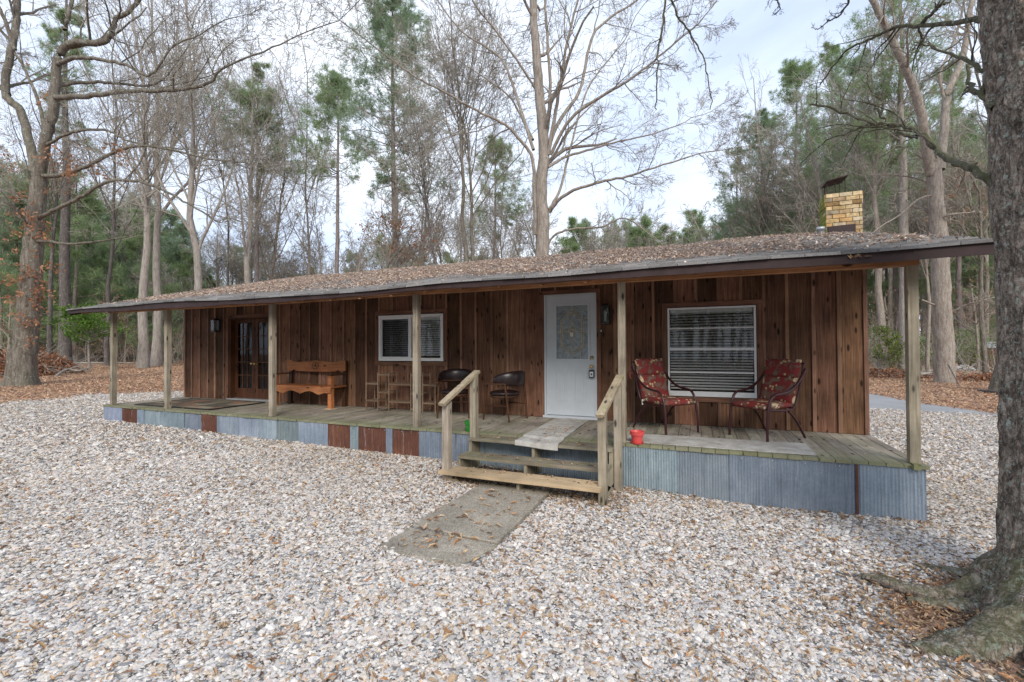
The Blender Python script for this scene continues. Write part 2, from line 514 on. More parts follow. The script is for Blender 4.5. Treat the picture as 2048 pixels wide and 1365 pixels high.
# leaf-litter ground
t = NT('leaf_litter_ground')
v = t.tex((1, 1, 1))
vo = t.n('ShaderNodeTexVoronoi'); vo.inputs['Scale'].default_value = 14; t.l(v, vo.inputs['Vector'])
c = t.ramp(t.sep(vo.outputs['Color'])[0], [(0, (.14, .08, .055)), (.35, (.30, .18, .125)), (.7, (.46, .30, .22)), (1, (.56, .41, .31))])
n = t.noise(v, .7, 5, .6); c = t.mix(.6, c, t.ramp(n, [(.3, .6), (.7, 1.15)]), 'MULTIPLY')
t.bump(vo.outputs['Distance'], .8, .05)
MAT['litter'] = t.fin(c, .9, .1)
xs = np.concatenate([np.linspace(-138, -75, 8), np.linspace(-70, -20, 60), np.linspace(-19.5, 12, 130), np.linspace(13, 60, 40), np.linspace(66, 108, 8)])
ys = np.concatenate([np.linspace(-58, -14, 8), np.linspace(-12, 20, 110), np.linspace(21, 70, 50), np.linspace(80, 148, 8)])
ground = grid_sheet('ground', xs, ys, 0, None, MAT['litter'])
ground['label'] = 'forest floor covered with brown fallen leaves'

# gravel bed
t = NT('gravel_bed')
v = t.tex((1, 1, 1)); vo = t.n('ShaderNodeTexVoronoi'); vo.inputs['Scale'].default_value = 24; t.l(v, vo.inputs['Vector'])
c = t.ramp(t.sep(vo.outputs['Color'])[0], [(0, (.13, .13, .14)), (.12, (.32, .27, .2)), (.25, (.42, .405, .385)), (.6, (.58, .56, .535)), (1, (.72, .70, .67))])
ed = t.ramp(vo.outputs['Distance'], [(.25, 1), (.6, .35)])
c = t.mix(1, c, ed, 'MULTIPLY')
c = t.mix(.5, c, t.ramp(t.noise(v, .55, 5, .65), [(.35, .72), (.65, 1.1)]), 'MULTIPLY')
t.bump(vo.outputs['Distance'], 1, .02)
MAT['gravel'] = t.fin(c, .9, .15)


def keep_gravel(x, y):
    _, near, far = road_right(x, y)
    return (litter_left(x, y) < 0) & ((y < near + .6) | ((x < -10) & (y < 7 + .2 * (x + 19)))) & (mound(x, y) < .5) & (x > -21.5) & (x < 9)


grid_sheet('gravel_drive', np.linspace(-21.5, 9, 306), np.linspace(-9, 14, 231), .006, keep_gravel, MAT['gravel'])['label'] = 'pale crushed stone gravel yard around the cabin'

t = NT('asphalt_drive')
v = t.tex((1, 1, 1)); c = t.ramp(t.noise(v, 60, 4, .8), [(.3, (.24, .24, .245)), (.7, (.38, .38, .385))])
MAT['road'] = t.fin(t.mix(.5, c, t.ramp(t.noise(v, 1, 4), [(.3, .75), (.7, 1.15)]), 'MULTIPLY'), .9, .2)


def keep_road(x, y):
    r, near, far = road_right(x, y)
    return (y > near - .05) & (y < far) & (x > -9)


grid_sheet('road', np.linspace(-9, 7, 161), np.linspace(6, 19, 131), .012, keep_road, MAT['road'])['label'] = 'grey paved drive passing behind the right end of the porch'


# ---------------------------------------------------------------- scattering
def rotz(V, a):
    c, s = np.cos(a)[:, None], np.sin(a)[:, None]
    return np.stack([V[..., 0] * c - V[..., 1] * s, V[..., 0] * s + V[..., 1] * c, V[..., 2]], -1)


def tilt(V, ax, ay):
    c, s = np.cos(ax)[:, None], np.sin(ax)[:, None]
    V = np.stack([V[..., 0], V[..., 1] * c - V[..., 2] * s, V[..., 1] * s + V[..., 2] * c], -1)
    c, s = np.cos(ay)[:, None], np.sin(ay)[:, None]
    return np.stack([V[..., 0] * c + V[..., 2] * s, V[..., 1], -V[..., 0] * s + V[..., 2] * c], -1)


def ico():
    p = (1 + 5 ** .5) / 2
    V = np.array([(-1, p, 0), (1, p, 0), (-1, -p, 0), (1, -p, 0), (0, -1, p), (0, 1, p), (0, -1, -p), (0, 1, -p), (p, 0, -1), (p, 0, 1), (-p, 0, -1), (-p, 0, 1)], float) / 1.9
    F = np.array([(0, 11, 5), (0, 5, 1), (0, 1, 7), (0, 7, 10), (0, 10, 11), (1, 5, 9), (5, 11, 4), (11, 10, 2), (10, 7, 6), (7, 1, 8), (3, 9, 4), (3, 4, 2), (3, 2, 6), (3, 6, 8), (3, 8, 9), (4, 9, 5), (2, 4, 11), (6, 2, 10), (8, 6, 7), (9, 8, 1)])
    return V, F


OCT = np.array([(1, 0, 0), (-1, 0, 0), (0, 1, 0), (0, -1, 0), (0, 0, 1), (0, 0, -1)], float), np.array([(0, 2, 4), (2, 1, 4), (1, 3, 4), (3, 0, 4), (2, 0, 5), (1, 2, 5), (3, 1, 5), (0, 3, 5)])


ICO4 = (np.array([(1, .1, 0), (.35, .9, .1), (-.5, .8, -.1), (-1, 0, .1), (-.4, -.85, 0), (.55, -.8, .05), (.35, .3, .75), (-.4, .1, .8), (.1, -.4, .75), (0, 0, -.8)], float),
        np.array([(0, 1, 6), (1, 2, 7), (1, 7, 6), (2, 3, 7), (3, 4, 7), (4, 8, 7), (4, 5, 8), (5, 0, 8), (0, 6, 8), (6, 7, 8), (1, 0, 9), (2, 1, 9), (3, 2, 9), (4, 3, 9), (5, 4, 9), (0, 5, 9)]))


def scatter_pts(n_try, rmin, rmax, k, rng):
    """points around the viewpoint, density falling with distance"""
    u = rng.random(n_try); r = (rmin ** (2 - k) + u * (rmax ** (2 - k) - rmin ** (2 - k))) ** (1 / (2 - k))
    a0 = math.atan2(CF[1], CF[0]); a = a0 + (rng.random(n_try) * 2 - 1) * 1.0
    return CAM[0] + r * np.cos(a), CAM[1] + r * np.sin(a), r


STONE_COL = np.array([(.60, .60, .61), (.68, .68, .68), (.52, .52, .54), (.46, .47, .50), (.62, .59, .55), (.54, .47, .40), (.44, .33, .22), (.36, .38, .42), (.22, .24, .28), (.56, .50, .49), (.72, .72, .72)])
STONE_P = np.array([18, 15, 14, 9, 11, 8, 5, 6, 3, 6, 5.]); STONE_P /= STONE_P.sum()


def patchy(x, y, s=1.0):
    return .5 + .5 * np.sin(x * 1.3 * s + 2 * np.sin(y * .9 * s)) * np.cos(y * 1.7 * s - np.sin(x * .8 * s))


def under_house(x, y):
    return (x > -14.12) & (x < .14) & (y > .03) & (y < 10)


def stones(name, x, y, size, base, rng, lift=.25):
    N = len(x); V0, F0 = base
    V = V0[None] + (.36 if len(V0) < 7 else .15) * (rng.random((N, len(V0), 3)) - .5) * 2
    sc = size[:, None] * np.stack([.75 + .5 * rng.random(N), .6 + .35 * rng.random(N), .42 + .3 * rng.random(N)], 1)
    V = V * sc[:, None]
    V = tilt(V, rng.normal(0, .3, N), rng.normal(0, .3, N)); V = rotz(V, rng.random(N) * 6.28)
    V[..., 0] += x[:, None]; V[..., 1] += y[:, None]; V[..., 2] += (G(x, y) + size * lift * rng.uniform(.0, 1.4, N))[:, None]
    F = F0[None] + (np.arange(N) * len(V0))[:, None, None]
    ci = rng.choice(len(STONE_COL), N, p=STONE_P); C = STONE_COL[ci] * rng.uniform(.82, 1.12, (N, 1)) * np.array([1.08, 1.02, .95])
    pt = patchy(x, y, .45)[:, None] ** 2 * .30 + (.5 + .5 * np.sin(y * 1.1 + .3 * np.sin(x)))[:, None] * .10
    C = C * (1 - pt) + np.array([.40, .33, .25]) * pt * rng.uniform(.8, 1.1, (N, 1))
    o = MB().raw(V.reshape(-1, 3), F.reshape(-1, 3), np.repeat(C, len(F0), 0)).build(name, MAT['stonecol'])
    return tag(o, kind='stuff')


def ok_gravel(x, y, rng, allow_mound=.12):
    _, near, far = road_right(x, y)
    m = (litter_left(x, y) < rng.normal(0, .25, len(x))) & ((y < near + rng.normal(0, .12, len(x))) | ((x < -14.3) & (y < 7 + .2 * (x + 19))))
    m &= ~under_house(x, y) & ~in_slab(x, y) & (rng.random(len(x)) > mound(x, y) * 1.6) & (x < 9)
    # leaf drift under the steps
    m &= ~((x > -4.9) & (x < -2.95) & (y > -.75) & (y < 0) & (rng.random(len(x)) < .75))
    P = np.stack([x, y, G(x, y)], 1)
    return m & in_view(P, .22, .3)


rng = np.random.default_rng(11)
x, y, r = scatter_pts(400000, 1.2, 8.5, .85, rng); m = ok_gravel(x, y, rng); x, y, r = x[m], y[m], r[m]
s = stones('gravel_stones', x, y, rng.gamma(2.6, .0025, len(x)) * (1 + r * .03) + .0056, ICO4, rng)
s['label'] = 'crushed pale stones of the yard in front of the porch'
x, y, r = scatter_pts(380000, 8, 27, 1.0, rng); m = ok_gravel(x, y, rng); x, y, r = x[m], y[m], r[m]
s = stones('gravel_stones', x, y, rng.gamma(4, .0036, len(x)) * (1 + r * .01) + .0065, OCT, rng)
s['label'] = 'far spread of pale gravel stones around the cabin'
print('stones done')

LEAFC = np.array([(.42, .27, .15), (.50, .34, .20), (.34, .21, .12), (.24, .145, .09), (.57, .42, .27), (.45, .23, .11), (.16, .10, .07), (.52, .38, .24)])


def leaves(name, x, y, z, L, rng, cols=LEAFC, kind='stuff', nrm=None, big=False, flat=.35, mat='leafcol'):
    """curled elongated leaves: each a small bent 6-gon pair"""
    N = len(x)
    if big:
        prof = [(-.5, .02), (-.3, .10), (-.22, .07), (-.08, .15), (.02, .10), (.16, .15), (.26, .08), (.5, .015)]
    else:
        prof = [(-.5, .03), (-.15, .15), (.2, .13), (.5, .02)]
    m = len(prof); pr_ = np.array(prof)
    base = np.zeros((3 * m, 3))
    base[:m, 0] = pr_[:, 0]; base[:m, 1] = pr_[:, 1]
    base[m:2 * m, 0] = pr_[:, 0]
    base[2 * m:, 0] = pr_[:, 0]; base[2 * m:, 1] = -pr_[:, 1]
    F = []
    for i in range(m - 1): F += [(i, m + i, m + i + 1, i + 1), (m + i, 2 * m + i, 2 * m + i + 1, m + i + 1)]
    F = np.array(F)
    V = np.repeat(base[None], N, 0)
    cx = rng.normal(.0, .7, N)[:, None]; cy = rng.uniform(.2, 1.6, N)[:, None]
    V[..., 2] = cx * V[..., 0] ** 2 + cy * np.abs(V[..., 1])
    V = V * L[:, None, None]
    V = tilt(V, rng.normal(0, flat, N), rng.normal(0, flat, N)); V = rotz(V, rng.random(N) * 6.28)
    V[..., 0] += x[:, None]; V[..., 1] += y[:, None]; V[..., 2] += z[:, None]
    FF = F[None] + (np.arange(N) * 3 * m)[:, None, None]
    C = cols[rng.integers(0, len(cols), N)] * rng.uniform(.75, 1.2, (N, 1))
    o = MB().raw(V.reshape(-1, 3), FF.reshape(-1, 4), np.repeat(C, len(F), 0)).build(name, MAT[mat])
    return tag(o, kind=kind) if kind else o



# loose leaves on the gravel
x, y, r = scatter_pts(46000, 1.4, 22, .9, rng); P = np.stack([x, y, G(x, y)], 1)
m = in_view(P, .2, .3) & ~under_house(x, y) & (litter_left(x, y) < .2) & ((y < 9.6) | (x < -14)) & (y < 9.6) & (x < 6.5)
near_deck = np.exp(-np.abs(y + .35) / .9) * ((x > -14) & (x < .6))
m &= rng.random(len(x)) < (.05 + .16 * patchy(x, y) ** 2 + .55 * near_deck + .02 * r)
x, y, r = x[m], y[m], r[m]
lf = leaves('fallen_leaves', x, y, G(x, y) + .022, rng.uniform(.03, .075, len(x)), rng, big=True)
lf['label'] = 'loose tan and rust leaves lying on the gravel'
# crumbs and chips between stones
x, y, r = scatter_pts(110000, 1.4, 18, .9, rng); P = np.stack([x, y, G(x, y)], 1)
m = in_view(P, .2, .3) & ~under_house(x, y) & (litter_left(x, y) < 0) & ~in_slab(x, y) & (rng.random(len(x)) < .25 + .45 * patchy(x, y, .6))
m &= (y < 9.6) & (x < 6.5)
x, y = x[m], y[m]
lf = leaves('leaf_crumbs', x, y, G(x, y) + .014, rng.uniform(.014, .04, len(x)), rng)
lf['label'] = 'small brown leaf crumbs and bark chips between the stones'
# drift under and beside the steps, and around the near trunk
n_ = 1500; x = rng.uniform(-5.0, -2.7, n_); y = rng.uniform(-.95, -.02, n_)
xa = rng.normal(-.2, .5, 3600); ya = rng.normal(-2.0, .42, 3600)
m = in_view(np.stack([xa, ya, G(xa, ya)], 1), .2, .3); x = np.append(x, xa[m]); y = np.append(y, ya[m])
xb = rng.uniform(-5.5, .3, 420); yb = -np.abs(rng.normal(0, .13, 420)); x = np.append(x, xb); y = np.append(y, yb)
m = ~((x > -4.45) & (x < -3.7) & (y < -.85) & (y > -1.5)); x, y = x[m], y[m]
lf = leaves('fallen_leaves', x, y, G(x, y) + rng.uniform(.005, .03, len(x)), rng.uniform(.02, .062, len(x)), rng, cols=LEAFC * .85 + .02, big=True, flat=.4)
lf['label'] = 'drift of dead leaves under the steps and around the mossy trunk'
# deep leaf litter to the left and right
x, y, r = scatter_pts(230000, 12, 62, .9, rng); P = np.stack([x, y, G(x, y)], 1)
_, _, far = road_right(x, y)
m = in_view(P, .12, .3) & ((litter_left(x, y) > rng.normal(0, .35, len(x))) | (y > far + rng.normal(.1, .2, len(x))))
m &= (x < -17.5) | (x > -1); m &= ~((x > -14) & (x < 2) & (y < 9))
x, y, r = x[m], y[m], r[m]
pale = (LEAFC * .6 + np.array([.40, .28, .22]) * .4) * 1.25
lf = leaves('leaf_litter', x, y, G(x, y) + .02 + .02 * rng.random(len(x)), rng.uniform(.06, .12, len(x)) * (1 + r * .006), rng, cols=pale, flat=.45)
lf['label'] = 'thick layer of dry oak leaves on the forest floor'
print('leaves', len(x))

# ---------------------------------------------------------------- stepping slabs
t = NT('pebbled_concrete')
v = t.tex((1, 1, 1)); vo = t.n('ShaderNodeTexVoronoi'); vo.inputs['Scale'].default_value = 95; t.l(v, vo.inputs['Vector'])
c = t.ramp(t.sep(vo.outputs['Color'])[1], [(0, (.24, .205, .16)), (.5, (.33, .29, .235)), (1, (.44, .40, .33))])
c = t.mix(.8, c, t.ramp(t.noise(v, 2.2, 6, .65), [(.3, .6), (.7, 1.25)]), 'MULTIPLY')
t.bump(vo.outputs['Distance'], .5, .005)
MAT['slab'] = t.fin(c, .85, .2)


def slab(c4, z, lab, name='concrete_slab'):
    c4 = np.array(c4, float); cen = c4.mean(0)
    mb = MB(); n = 10
    # top with slightly worn rounded edge
    rings = []
    for f, dz in ((1.0, -.07), (1.0, -.008), (.985, 0), (.5, .002)):
        ring = []
        for k in range(4):
            a, b = c4[k], c4[(k + 1) % 4]
            for i in range(n):
                p = a + (b - a) * i / n; q = cen + (p - cen) * f
                w_ = .004 * math.sin(i * 2.1 + k * 3)
                ring.append((q[0] + w_, q[1] + w_, Gf(q[0], q[1]) * .25 + z * .75 + dz))
        rings.append(ring)
    V = np.array(rings).reshape(-1, 3); m_ = 4 * n
    F = [(i * m_ + j, i * m_ + (j + 1) % m_, (i + 1) * m_ + (j + 1) % m_, (i + 1) * m_ + j) for i in range(3) for j in range(m_)]
    mb.raw(V, F)
    last = 3 * m_; V2 = np.vstack([V[last:last + m_], [[cen[0], cen[1], z + .002]]])
    mb.raw(V2, [(j, (j + 1) % m_, m_) for j in range(m_)])
    o = mb.build(name, MAT['slab'])
    return tag(o, lab, 'paving slab', 'concrete slabs below the steps')


slab([(-4.47, -.72), (-4.5, -2.16), (-3.60, -2.20), (-3.61, -.70)][::-1], -.452, 'larger square pebbled concrete slab touching the bottom of the steps')
slab([(-4.5, -2.19), (-4.52, -2.68), (-3.72, -2.66), (-3.58, -2.23)][::-1], -.466, 'smaller worn concrete slab half sunk in gravel, nearest the camera')
n_ = 70; x = rng.uniform(-4.4, -3.65, n_); y = rng.uniform(-2.55, -.8, n_)
lf = leaves('fallen_leaves', x, y, np.full(n_, -.452), rng.uniform(.05, .1, n_), rng, big=True, flat=.15)
lf['label'] = 'scattered tan leaves lying on the concrete slabs'
D = 1.7138
house = thing('cabin', (-7, 4.0, -.45), 'long low wooden cabin with dark board and batten siding under a leaf strewn roof', 'cabin')
r3 = np.random.default_rng(3)


def tone(lo=.35, hi=.65, r=r3):
    v = r.uniform(lo, hi); return (v, v * r.uniform(.94, 1.04), v * r.uniform(.9, 1.05))


# --- front siding
BX = [-14.08, -13.81, -13.51, -13.2, -12.94, -12.62, -12.2, -11.9, -11.6, -11.3, -11.02, -10.75, -10.46, -10.15, -9.86, -9.56, -9.25, -8.91, -8.61, -8.31, -7.98, -7.66, -7.28, -6.97, -6.67, -6.41, -6.09, -5.78, -5.46, -5.15, -4.84, -4.53, -4.25, -3.95, -3.59, -3.24, -2.95, -2.64, -2.31, -2.01, -1.7, -1.4, -1.1, -0.81, -0.49, -0.19, 0.09]
OPEN = [(-12.46, -10.96, 0.0, 1.955), (-4.46, -3.54, 0.0, 2.115), (-8.0, -6.46, .94, 1.88), (-2.44, -1.185, .43, 1.82)]
TRIM = [(-12.56, -10.86, -1, 2.03), (-4.53, -3.47, -1, 2.185), (-8.10, -6.36, .86, 1.96), (-2.50, -1.12, .37, 1.89)]
WT = 2.56


def vcuts(x0, x1, opens, z0=.004, z1=WT):
    """split a board into the x/z pieces outside the openings"""
    xs_ = sorted(set([x0, x1] + [v for o in opens for v in (o[0], o[1]) if x0 < v < x1])); res = []
    for a, b in zip(xs_[:-1], xs_[1:]):
        c = (a + b) / 2; iv = [(z0, z1)]
        for o in opens:
            if o[0] < c < o[1]:
                nv = []
                for p, q in iv:
                    if o[2] > p: nv.append((p, min(q, o[2])))
                    if o[3] < q: nv.append((max(p, o[3]), q))
                iv = [i for i in nv if i[1] - i[0] > .01]
        res += [(a, b, p, q) for p, q in iv]
    return res


sid = MB(); edges = [-14.12] + BX + [.128]
for a, b in zip(edges[:-1], edges[1:]):
    c = tone(.22, .72); off = r3.uniform(0, .004)
    for x0, x1, z0, z1 in vcuts(a + .002, b - .002, OPEN):
        sid.box(x0, x1, D + off, D + .024, z0, z1, c)
sid.build('wall_siding', MAT['siding'], house)
bat = MB()
for bx in BX:
    if bx > .05: continue
    wv = r3.uniform(.040, .052); c = tone(.32, .66); dx = r3.normal(0, .004)
    for o_ in vcuts(bx - wv / 2, bx + wv / 2, TRIM, z0=.006):
        if o_[1] - o_[0] < .02: continue
        z0, z1 = o_[2], o_[3]
        V = [(x + (dx if z else 0), y, zz) for z, zz in ((0, z0), (1, z1)) for y in (D - .021, D - .0005) for x in (o_[0], o_[1])]
        bat.hexa(V, c)
bat.box(.085, .131, D - .022, D + .03, .006, WT, tone())
bat.build('wall_battens', MAT['batten'], house)
# other walls (gable ends, rear)
ow = MB()
for xw, th in ((-14.12, .02), (.108, .02)):
    for k in range(28):
        y0 = D + .026 + k * .29; y1 = y0 + .287
        if y0 > 9.6: break
        zz = lambda y: 2.52 + .265 * (min(y, 9.8 - y) - 1.71) if True else 0
        V = [(x, y, z) for z in (0, 1) for y in (y0, y1) for x in (xw, xw + th)]
        V = [(x, y, -.5 if z == 0 else zz(y)) for x, y, z in V]
        ow.hexa(V, tone(.32, .62))
ow.box(-14.1, .1, 9.3, 9.33, -.5, 1.95, (.5, .5, .5))
ow.build('gable_walls', MAT['siding'], house)
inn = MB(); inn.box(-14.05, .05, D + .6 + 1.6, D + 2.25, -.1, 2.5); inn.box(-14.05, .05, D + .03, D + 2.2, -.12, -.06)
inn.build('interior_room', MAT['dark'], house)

# --- roof
EX = [-14.70, -12, -10.2, -7.9, -5.75, -4.0, -2.8, -1.95, -1.18, .53]; ET = [2.075, 2.108, 2.095, 2.055, 2.092, 2.108, 2.110, 2.108, 2.132, 2.13]
FX = [-14.70, -13, -11.15, -7.9, -5.76, -3.7, -2.8, .53]; FB = [2.012, 1.995, 1.987, 1.980, 2.026, 2.025, 2.021, 2.018]
EY, RY, RZ = -.35, 4.9, 3.47


def roofz(x, y):
    e_ = np.interp(x, EX, ET); tt = (np.asarray(y) - EY) / (RY - EY)
    tt = np.where(tt > 1, 2 - tt, tt)
    return e_ + (RZ - e_) * tt + .012 * np.sin(np.asarray(x) * 2.1 + np.asarray(y) * .8)


rf = MB()
nrow = 38; xs_ = np.arange(-14.72, .56, .305)
for i in range(nrow):
    y0 = EY - .03 + i * (RY - EY + .03) / nrow; y1 = EY - .03 + (i + 1) * (RY - EY + .03) / nrow + .02
    sh = (i % 2) * .15 + r3.uniform(-.03, .03)
    for xx in xs_:
        a = max(-14.72, xx + sh); b = min(.55, xx + sh + .30)
        if b - a < .02: continue
        g = r3.uniform(.6, 1.3); c = np.array([.21, .20, .195]) * g
        ca, cb, cc, cd = float(roofz(a, y0)), float(roofz(b, y0)), float(roofz(a, y1)), float(roofz(b, y1))
        up = .019 + (r3.uniform(0, .012) if i == 0 else r3.uniform(0, .004)); dn = .004; fr = r3.uniform(-.012, .006)
        V = [(a, y0 + fr, ca - .002), (b, y0 + fr, cb - .002), (a, y1, cc - .004), (b, y1, cd - .004), (a, y0 + fr, ca + up), (b, y0 + fr, cb + up), (a, y1, cc + dn), (b, y1, cd + dn)]
        rf.hexa(V, c)
rf_t = NT('asphalt_shingle'); nn = rf_t.noise(rf_t.tex((1, 1, 1)), 90, 3, .8)
cc_ = rf_t.mix(1, rf_t.attr(), rf_t.ramp(nn, [(.3, .6), (.7, 1.6)]), 'MULTIPLY')
cc_ = rf_t.mix(rf_t.ramp(rf_t.noise(rf_t.tex((1, 1, 1)), 1.3, 5, .7), [(.45, 0), (.65, .5)]), cc_, (.22, .22, .225))
rf_t.bump(nn, .5, .004); MAT['shingle'] = rf_t.fin(cc_, .9, .2)
roof = rf.build('roof', MAT['shingle'], house)
# roof deck + rear slope
dk = MB(); top = []; bot = []
gx = np.linspace(-14.70, .53, 60)
V = []; F = []
rows = [(EY + .0, -.004), (RY, -.004), (10.15, -.004), (10.15, -.09), (RY, -.10), (EY + .03, -.09)]
for x in gx:
    for (y, dz) in rows: V.append((x, y, float(roofz(x, y)) + dz))
m_ = len(rows)
for i in range(len(gx) - 1):
    for j in range(m_): F.append((i * m_ + j, i * m_ + (j + 1) % m_, (i + 1) * m_ + (j + 1) % m_, (i + 1) * m_ + j))
dk.raw(V, F, (.5, .5, .5))
for k in (0, len(gx) - 1): dk.raw([V[k * m_ + j] for j in (0, 1, 4, 5)], [(0, 1, 2, 3)]).raw([V[k * m_ + j] for j in (1, 2, 3, 4)], [(0, 1, 2, 3)])
dk.build('roof_deck', MAT['trimwood'], house)
fs = MB(); fx = np.linspace(-14.71, .54, 90)
wob = .004 * np.sin(fx * 3.1) + .003 * np.sin(fx * 7)
topl = [(x, float(np.interp(x, EX, ET)) - .004) for x in fx]; botl = [(x, float(np.interp(x, FX, FB)) + w_) for x, w_ in zip(fx, wob)]
fs.strip(topl, botl, EY, EY + .026)
for xa in (-14.71, .515):   # rake boards
    V = []
    for y in (EY + .028, RY):
        for dz in (-.125, -.006):
            for xx in (xa, xa + .025): V.append((xx, y, float(roofz(-14.7 if xa < -5 else .5, y)) + dz))
    fs.hexa([V[0], V[1], V[4], V[5], V[2], V[3], V[6], V[7]])
fs.build('fascia', MAT['fascia'], house)
# metal drip lip, pale
dl = MB(); topl = [(x, float(np.interp(x, EX, ET)) + .0) for x in fx]; botl = [(x, z - .012) for x, z in topl]
dl.strip(topl, botl, EY - .012, EY - .002); dl.build('drip_edge', MAT['fascia'], house)
# beam, rafters
bm = MB()
BXX = [-14.02, -11.8, -9.05, -6.0, -4.55, -2.9, -1.1, .10]; BZ = [2.022, 2.019, 2.010, 2.03, 2.027, 2.031, 2.026, 2.023]
bx_ = np.linspace(-14.02, .10, 50); zb = np.interp(bx_, BXX, BZ)
bm.strip([(x, z + .15) for x, z in zip(bx_, zb)], list(zip(bx_, zb)), .045, .165)
bm.build('porch_beam', MAT['beam'], house)
ra = MB()
for k in range(26):
    x = -14.3 + k * .58
    za, zb_ = float(roofz(x, EY + .05)) - .10, float(roofz(x, 1.69)) - .10
    ra.hexa([(x, EY + .05, za - .02), (x + .04, EY + .05, za - .02), (x, 1.69, zb_ - .10), (x + .04, 1.69, zb_ - .10), (x, EY + .05, za + .008), (x + .04, EY + .05, za + .008), (x, 1.69, zb_ + .008), (x + .04, 1.69, zb_ + .008)], tone())
ra.build('rafters', MAT['beam'], house)
# roof leaves
N = 62000
x = r3.uniform(-14.6, .45, N); y = EY + r3.uniform(0, 1, N) * (RY - EY)
dens = np.clip((y - EY - .30 - .35 * patchy(x, 3 + 0 * x, 1.3)) / .55, 0, 1) ** .8 * (.22 + .78 * patchy(x, y, 1.1) ** .7) * (.55 + .45 * patchy(x, y, 4.3)) * np.interp(x, [-14.6, -4, -1.5, .5], [1, 1, .75, .45])
m = r3.random(N) < dens * .95 + .012
x, y = x[m], y[m]
ROOFC = np.array([(.62, .48, .39), (.55, .41, .32), (.68, .55, .46), (.42, .29, .21), (.52, .39, .32), (.72, .60, .51), (.31, .21, .16)])
lf = leaves('roof_leaves', x, y, roofz(x, y) + .020 + .008 * r3.random(len(x)), r3.uniform(.035, .08, len(x)), r3, cols=ROOFC, flat=.25)
lf['label'] = 'blanket of dry fallen leaves covering the roof shingles'

# --- deck
dc = MB(); xx = .131; k = 0
while xx > -14.1:
    wv = .139 if k else .09
    if k == 1: wv = .1
    y0 = r3.uniform(-.012, .006); a = max(xx - wv, -14.11)
    dz = r3.uniform(-.002, .002)
    dc.box(a, xx, y0, D - .002, -.036, dz, tone(.38, .62)); xx -= wv + .0065; k += 1
dc.build('deck_boards', MAT['deck'], house)
fr = MB(); fr.box(-14.06, .09, .045, .08, -.2, -.04); fr.box(-14.06, .09, .9, .94, -.2, -.04)
for k in range(22): fr.box(-14.0 + k * .66, -13.96 + k * .66, .082, .898, -.2, -.042)
fr.build('deck_frame', MAT['post'], house)
# porch posts
for i, px_ in enumerate([-13.96, -12.07, -9.10, -6.03, -2.93, .003]):
    p = MB(); zb = float(np.interp(px_ + .04, BXX, BZ)); tw = r3.uniform(-.006, .006)
    V = [(px_ + (tw if z else 0) + a, .06 + b, (zb - .001) if z else .001) for z in (0, 1) for b in (0, .089) for a in (0, .089)]
    p.hexa(V, tone(.42, .6)); o = p.build('porch_post', MAT['post'], house)
# mossy blocks under the end posts
mb_ = MB(); mb_.box(.0, .06, -.03, .058, -.045, .012, (.45, .5, .3)); mb_.build('post_block', MAT['deck'], house)

# --- skirt of corrugated sheets
SK = [(-14.07, -13.42, 0), (-13.42, -12.86, 1), (-12.86, -12.66, 0), (-12.66, -12.0, 0), (-12.0, -11.36, 0), (-11.36, -10.83, 0), (-10.83, -10.42, 1), (-10.42, -10.3, 0), (-10.3, -9.82, 2), (-9.82, -9.29, 0), (-9.29, -8.86, 0), (-8.86, -8.31, 0), (-8.31, -7.69, 0), (-7.69, -7.19, 1), (-7.19, -7.05, 0), (-7.05, -6.49, 1), (-6.49, -6.38, 0), (-6.38, -5.87, 1), (-5.87, -4.9, 0), (-4.9, -4.1, 0), (-4.1, -3.42, 0), (-3.42, -2.9, 0), (-2.9, -2.24, 0), (-2.24, -1.66, 0), (-1.66, -.46, 0), (-.46, .10, 0)]


def corr(x0, x1, y, zt, zbf, side=None, pitch=.030, amp=.0045):
    n_ = max(8, int((x1 - x0) / pitch * 6)); xs = np.linspace(x0, x1, n_)
    yy = y + amp * np.sin(xs / pitch * 2 * PI)
    mb = MB(); V = []
    for x_, y_ in zip(xs, yy):
        zb = zbf(x_)
        V += [(x_, y_, zt), (x_, y_, zb), (x_, y_ + .0025, zt), (x_, y_ + .0025, zb)]
    F = []
    for i in range(n_ - 1):
        a, b = 4 * i, 4 * i + 4
        F += [(a, a + 1, b + 1, b), (a + 2, b + 2, b + 3, a + 3)]
    return mb.raw(V, F, tone(.36, .64))


for i, (a, b, k) in enumerate(SK):
    s_ = corr(a - .012, b + .012, .012 + (i % 2) * .009, -.037 + r3.uniform(-.004, 0), lambda x_: Gf(x_, 0) - .06)
    if k == 2: s_.C[0] = s_.C[0] * 1.0
    o = s_.build('skirt_panel', MAT['rustsheet' if k == 1 else 'galv'], house, smooth=True)
    if k == 1: o['label'] = 'rust brown corrugated skirt panel'
side = MB(); ys_ = np.linspace(.03, D, 300); V = []
for y_ in ys_: V += [(.112 + .004 * math.sin(y_ / .03 * 2 * PI), y_, -.04), (.112 + .004 * math.sin(y_ / .03 * 2 * PI), y_, -.68)]
side.raw(V, [(2 * i, 2 * i + 1, 2 * i + 3, 2 * i + 2) for i in range(299)])
side.build('skirt_panel', MAT['galv'], house); side = MB()
side.raw([(-14.075, .03, -.04), (-14.075, .03, -.5), (-14.075, D, -.04), (-14.075, D, -.5)], [(0, 1, 3, 2)])
side.build('skirt_panel', MAT['galv'], house)
gp = MB(); gp.box(-.475, -.452, -.004, .006, -.64, -.04); gp.build('rusty_batten', MAT['rustsheet'], house)
nl = MB()
for k in range(46):
    x_ = -13.95 + k * .31; nl.box(x_, x_ + .012, -.003, .004, -.075, -.063)
tag(nl.build('roofing_nails', MAT['silver'], house), kind='stuff')


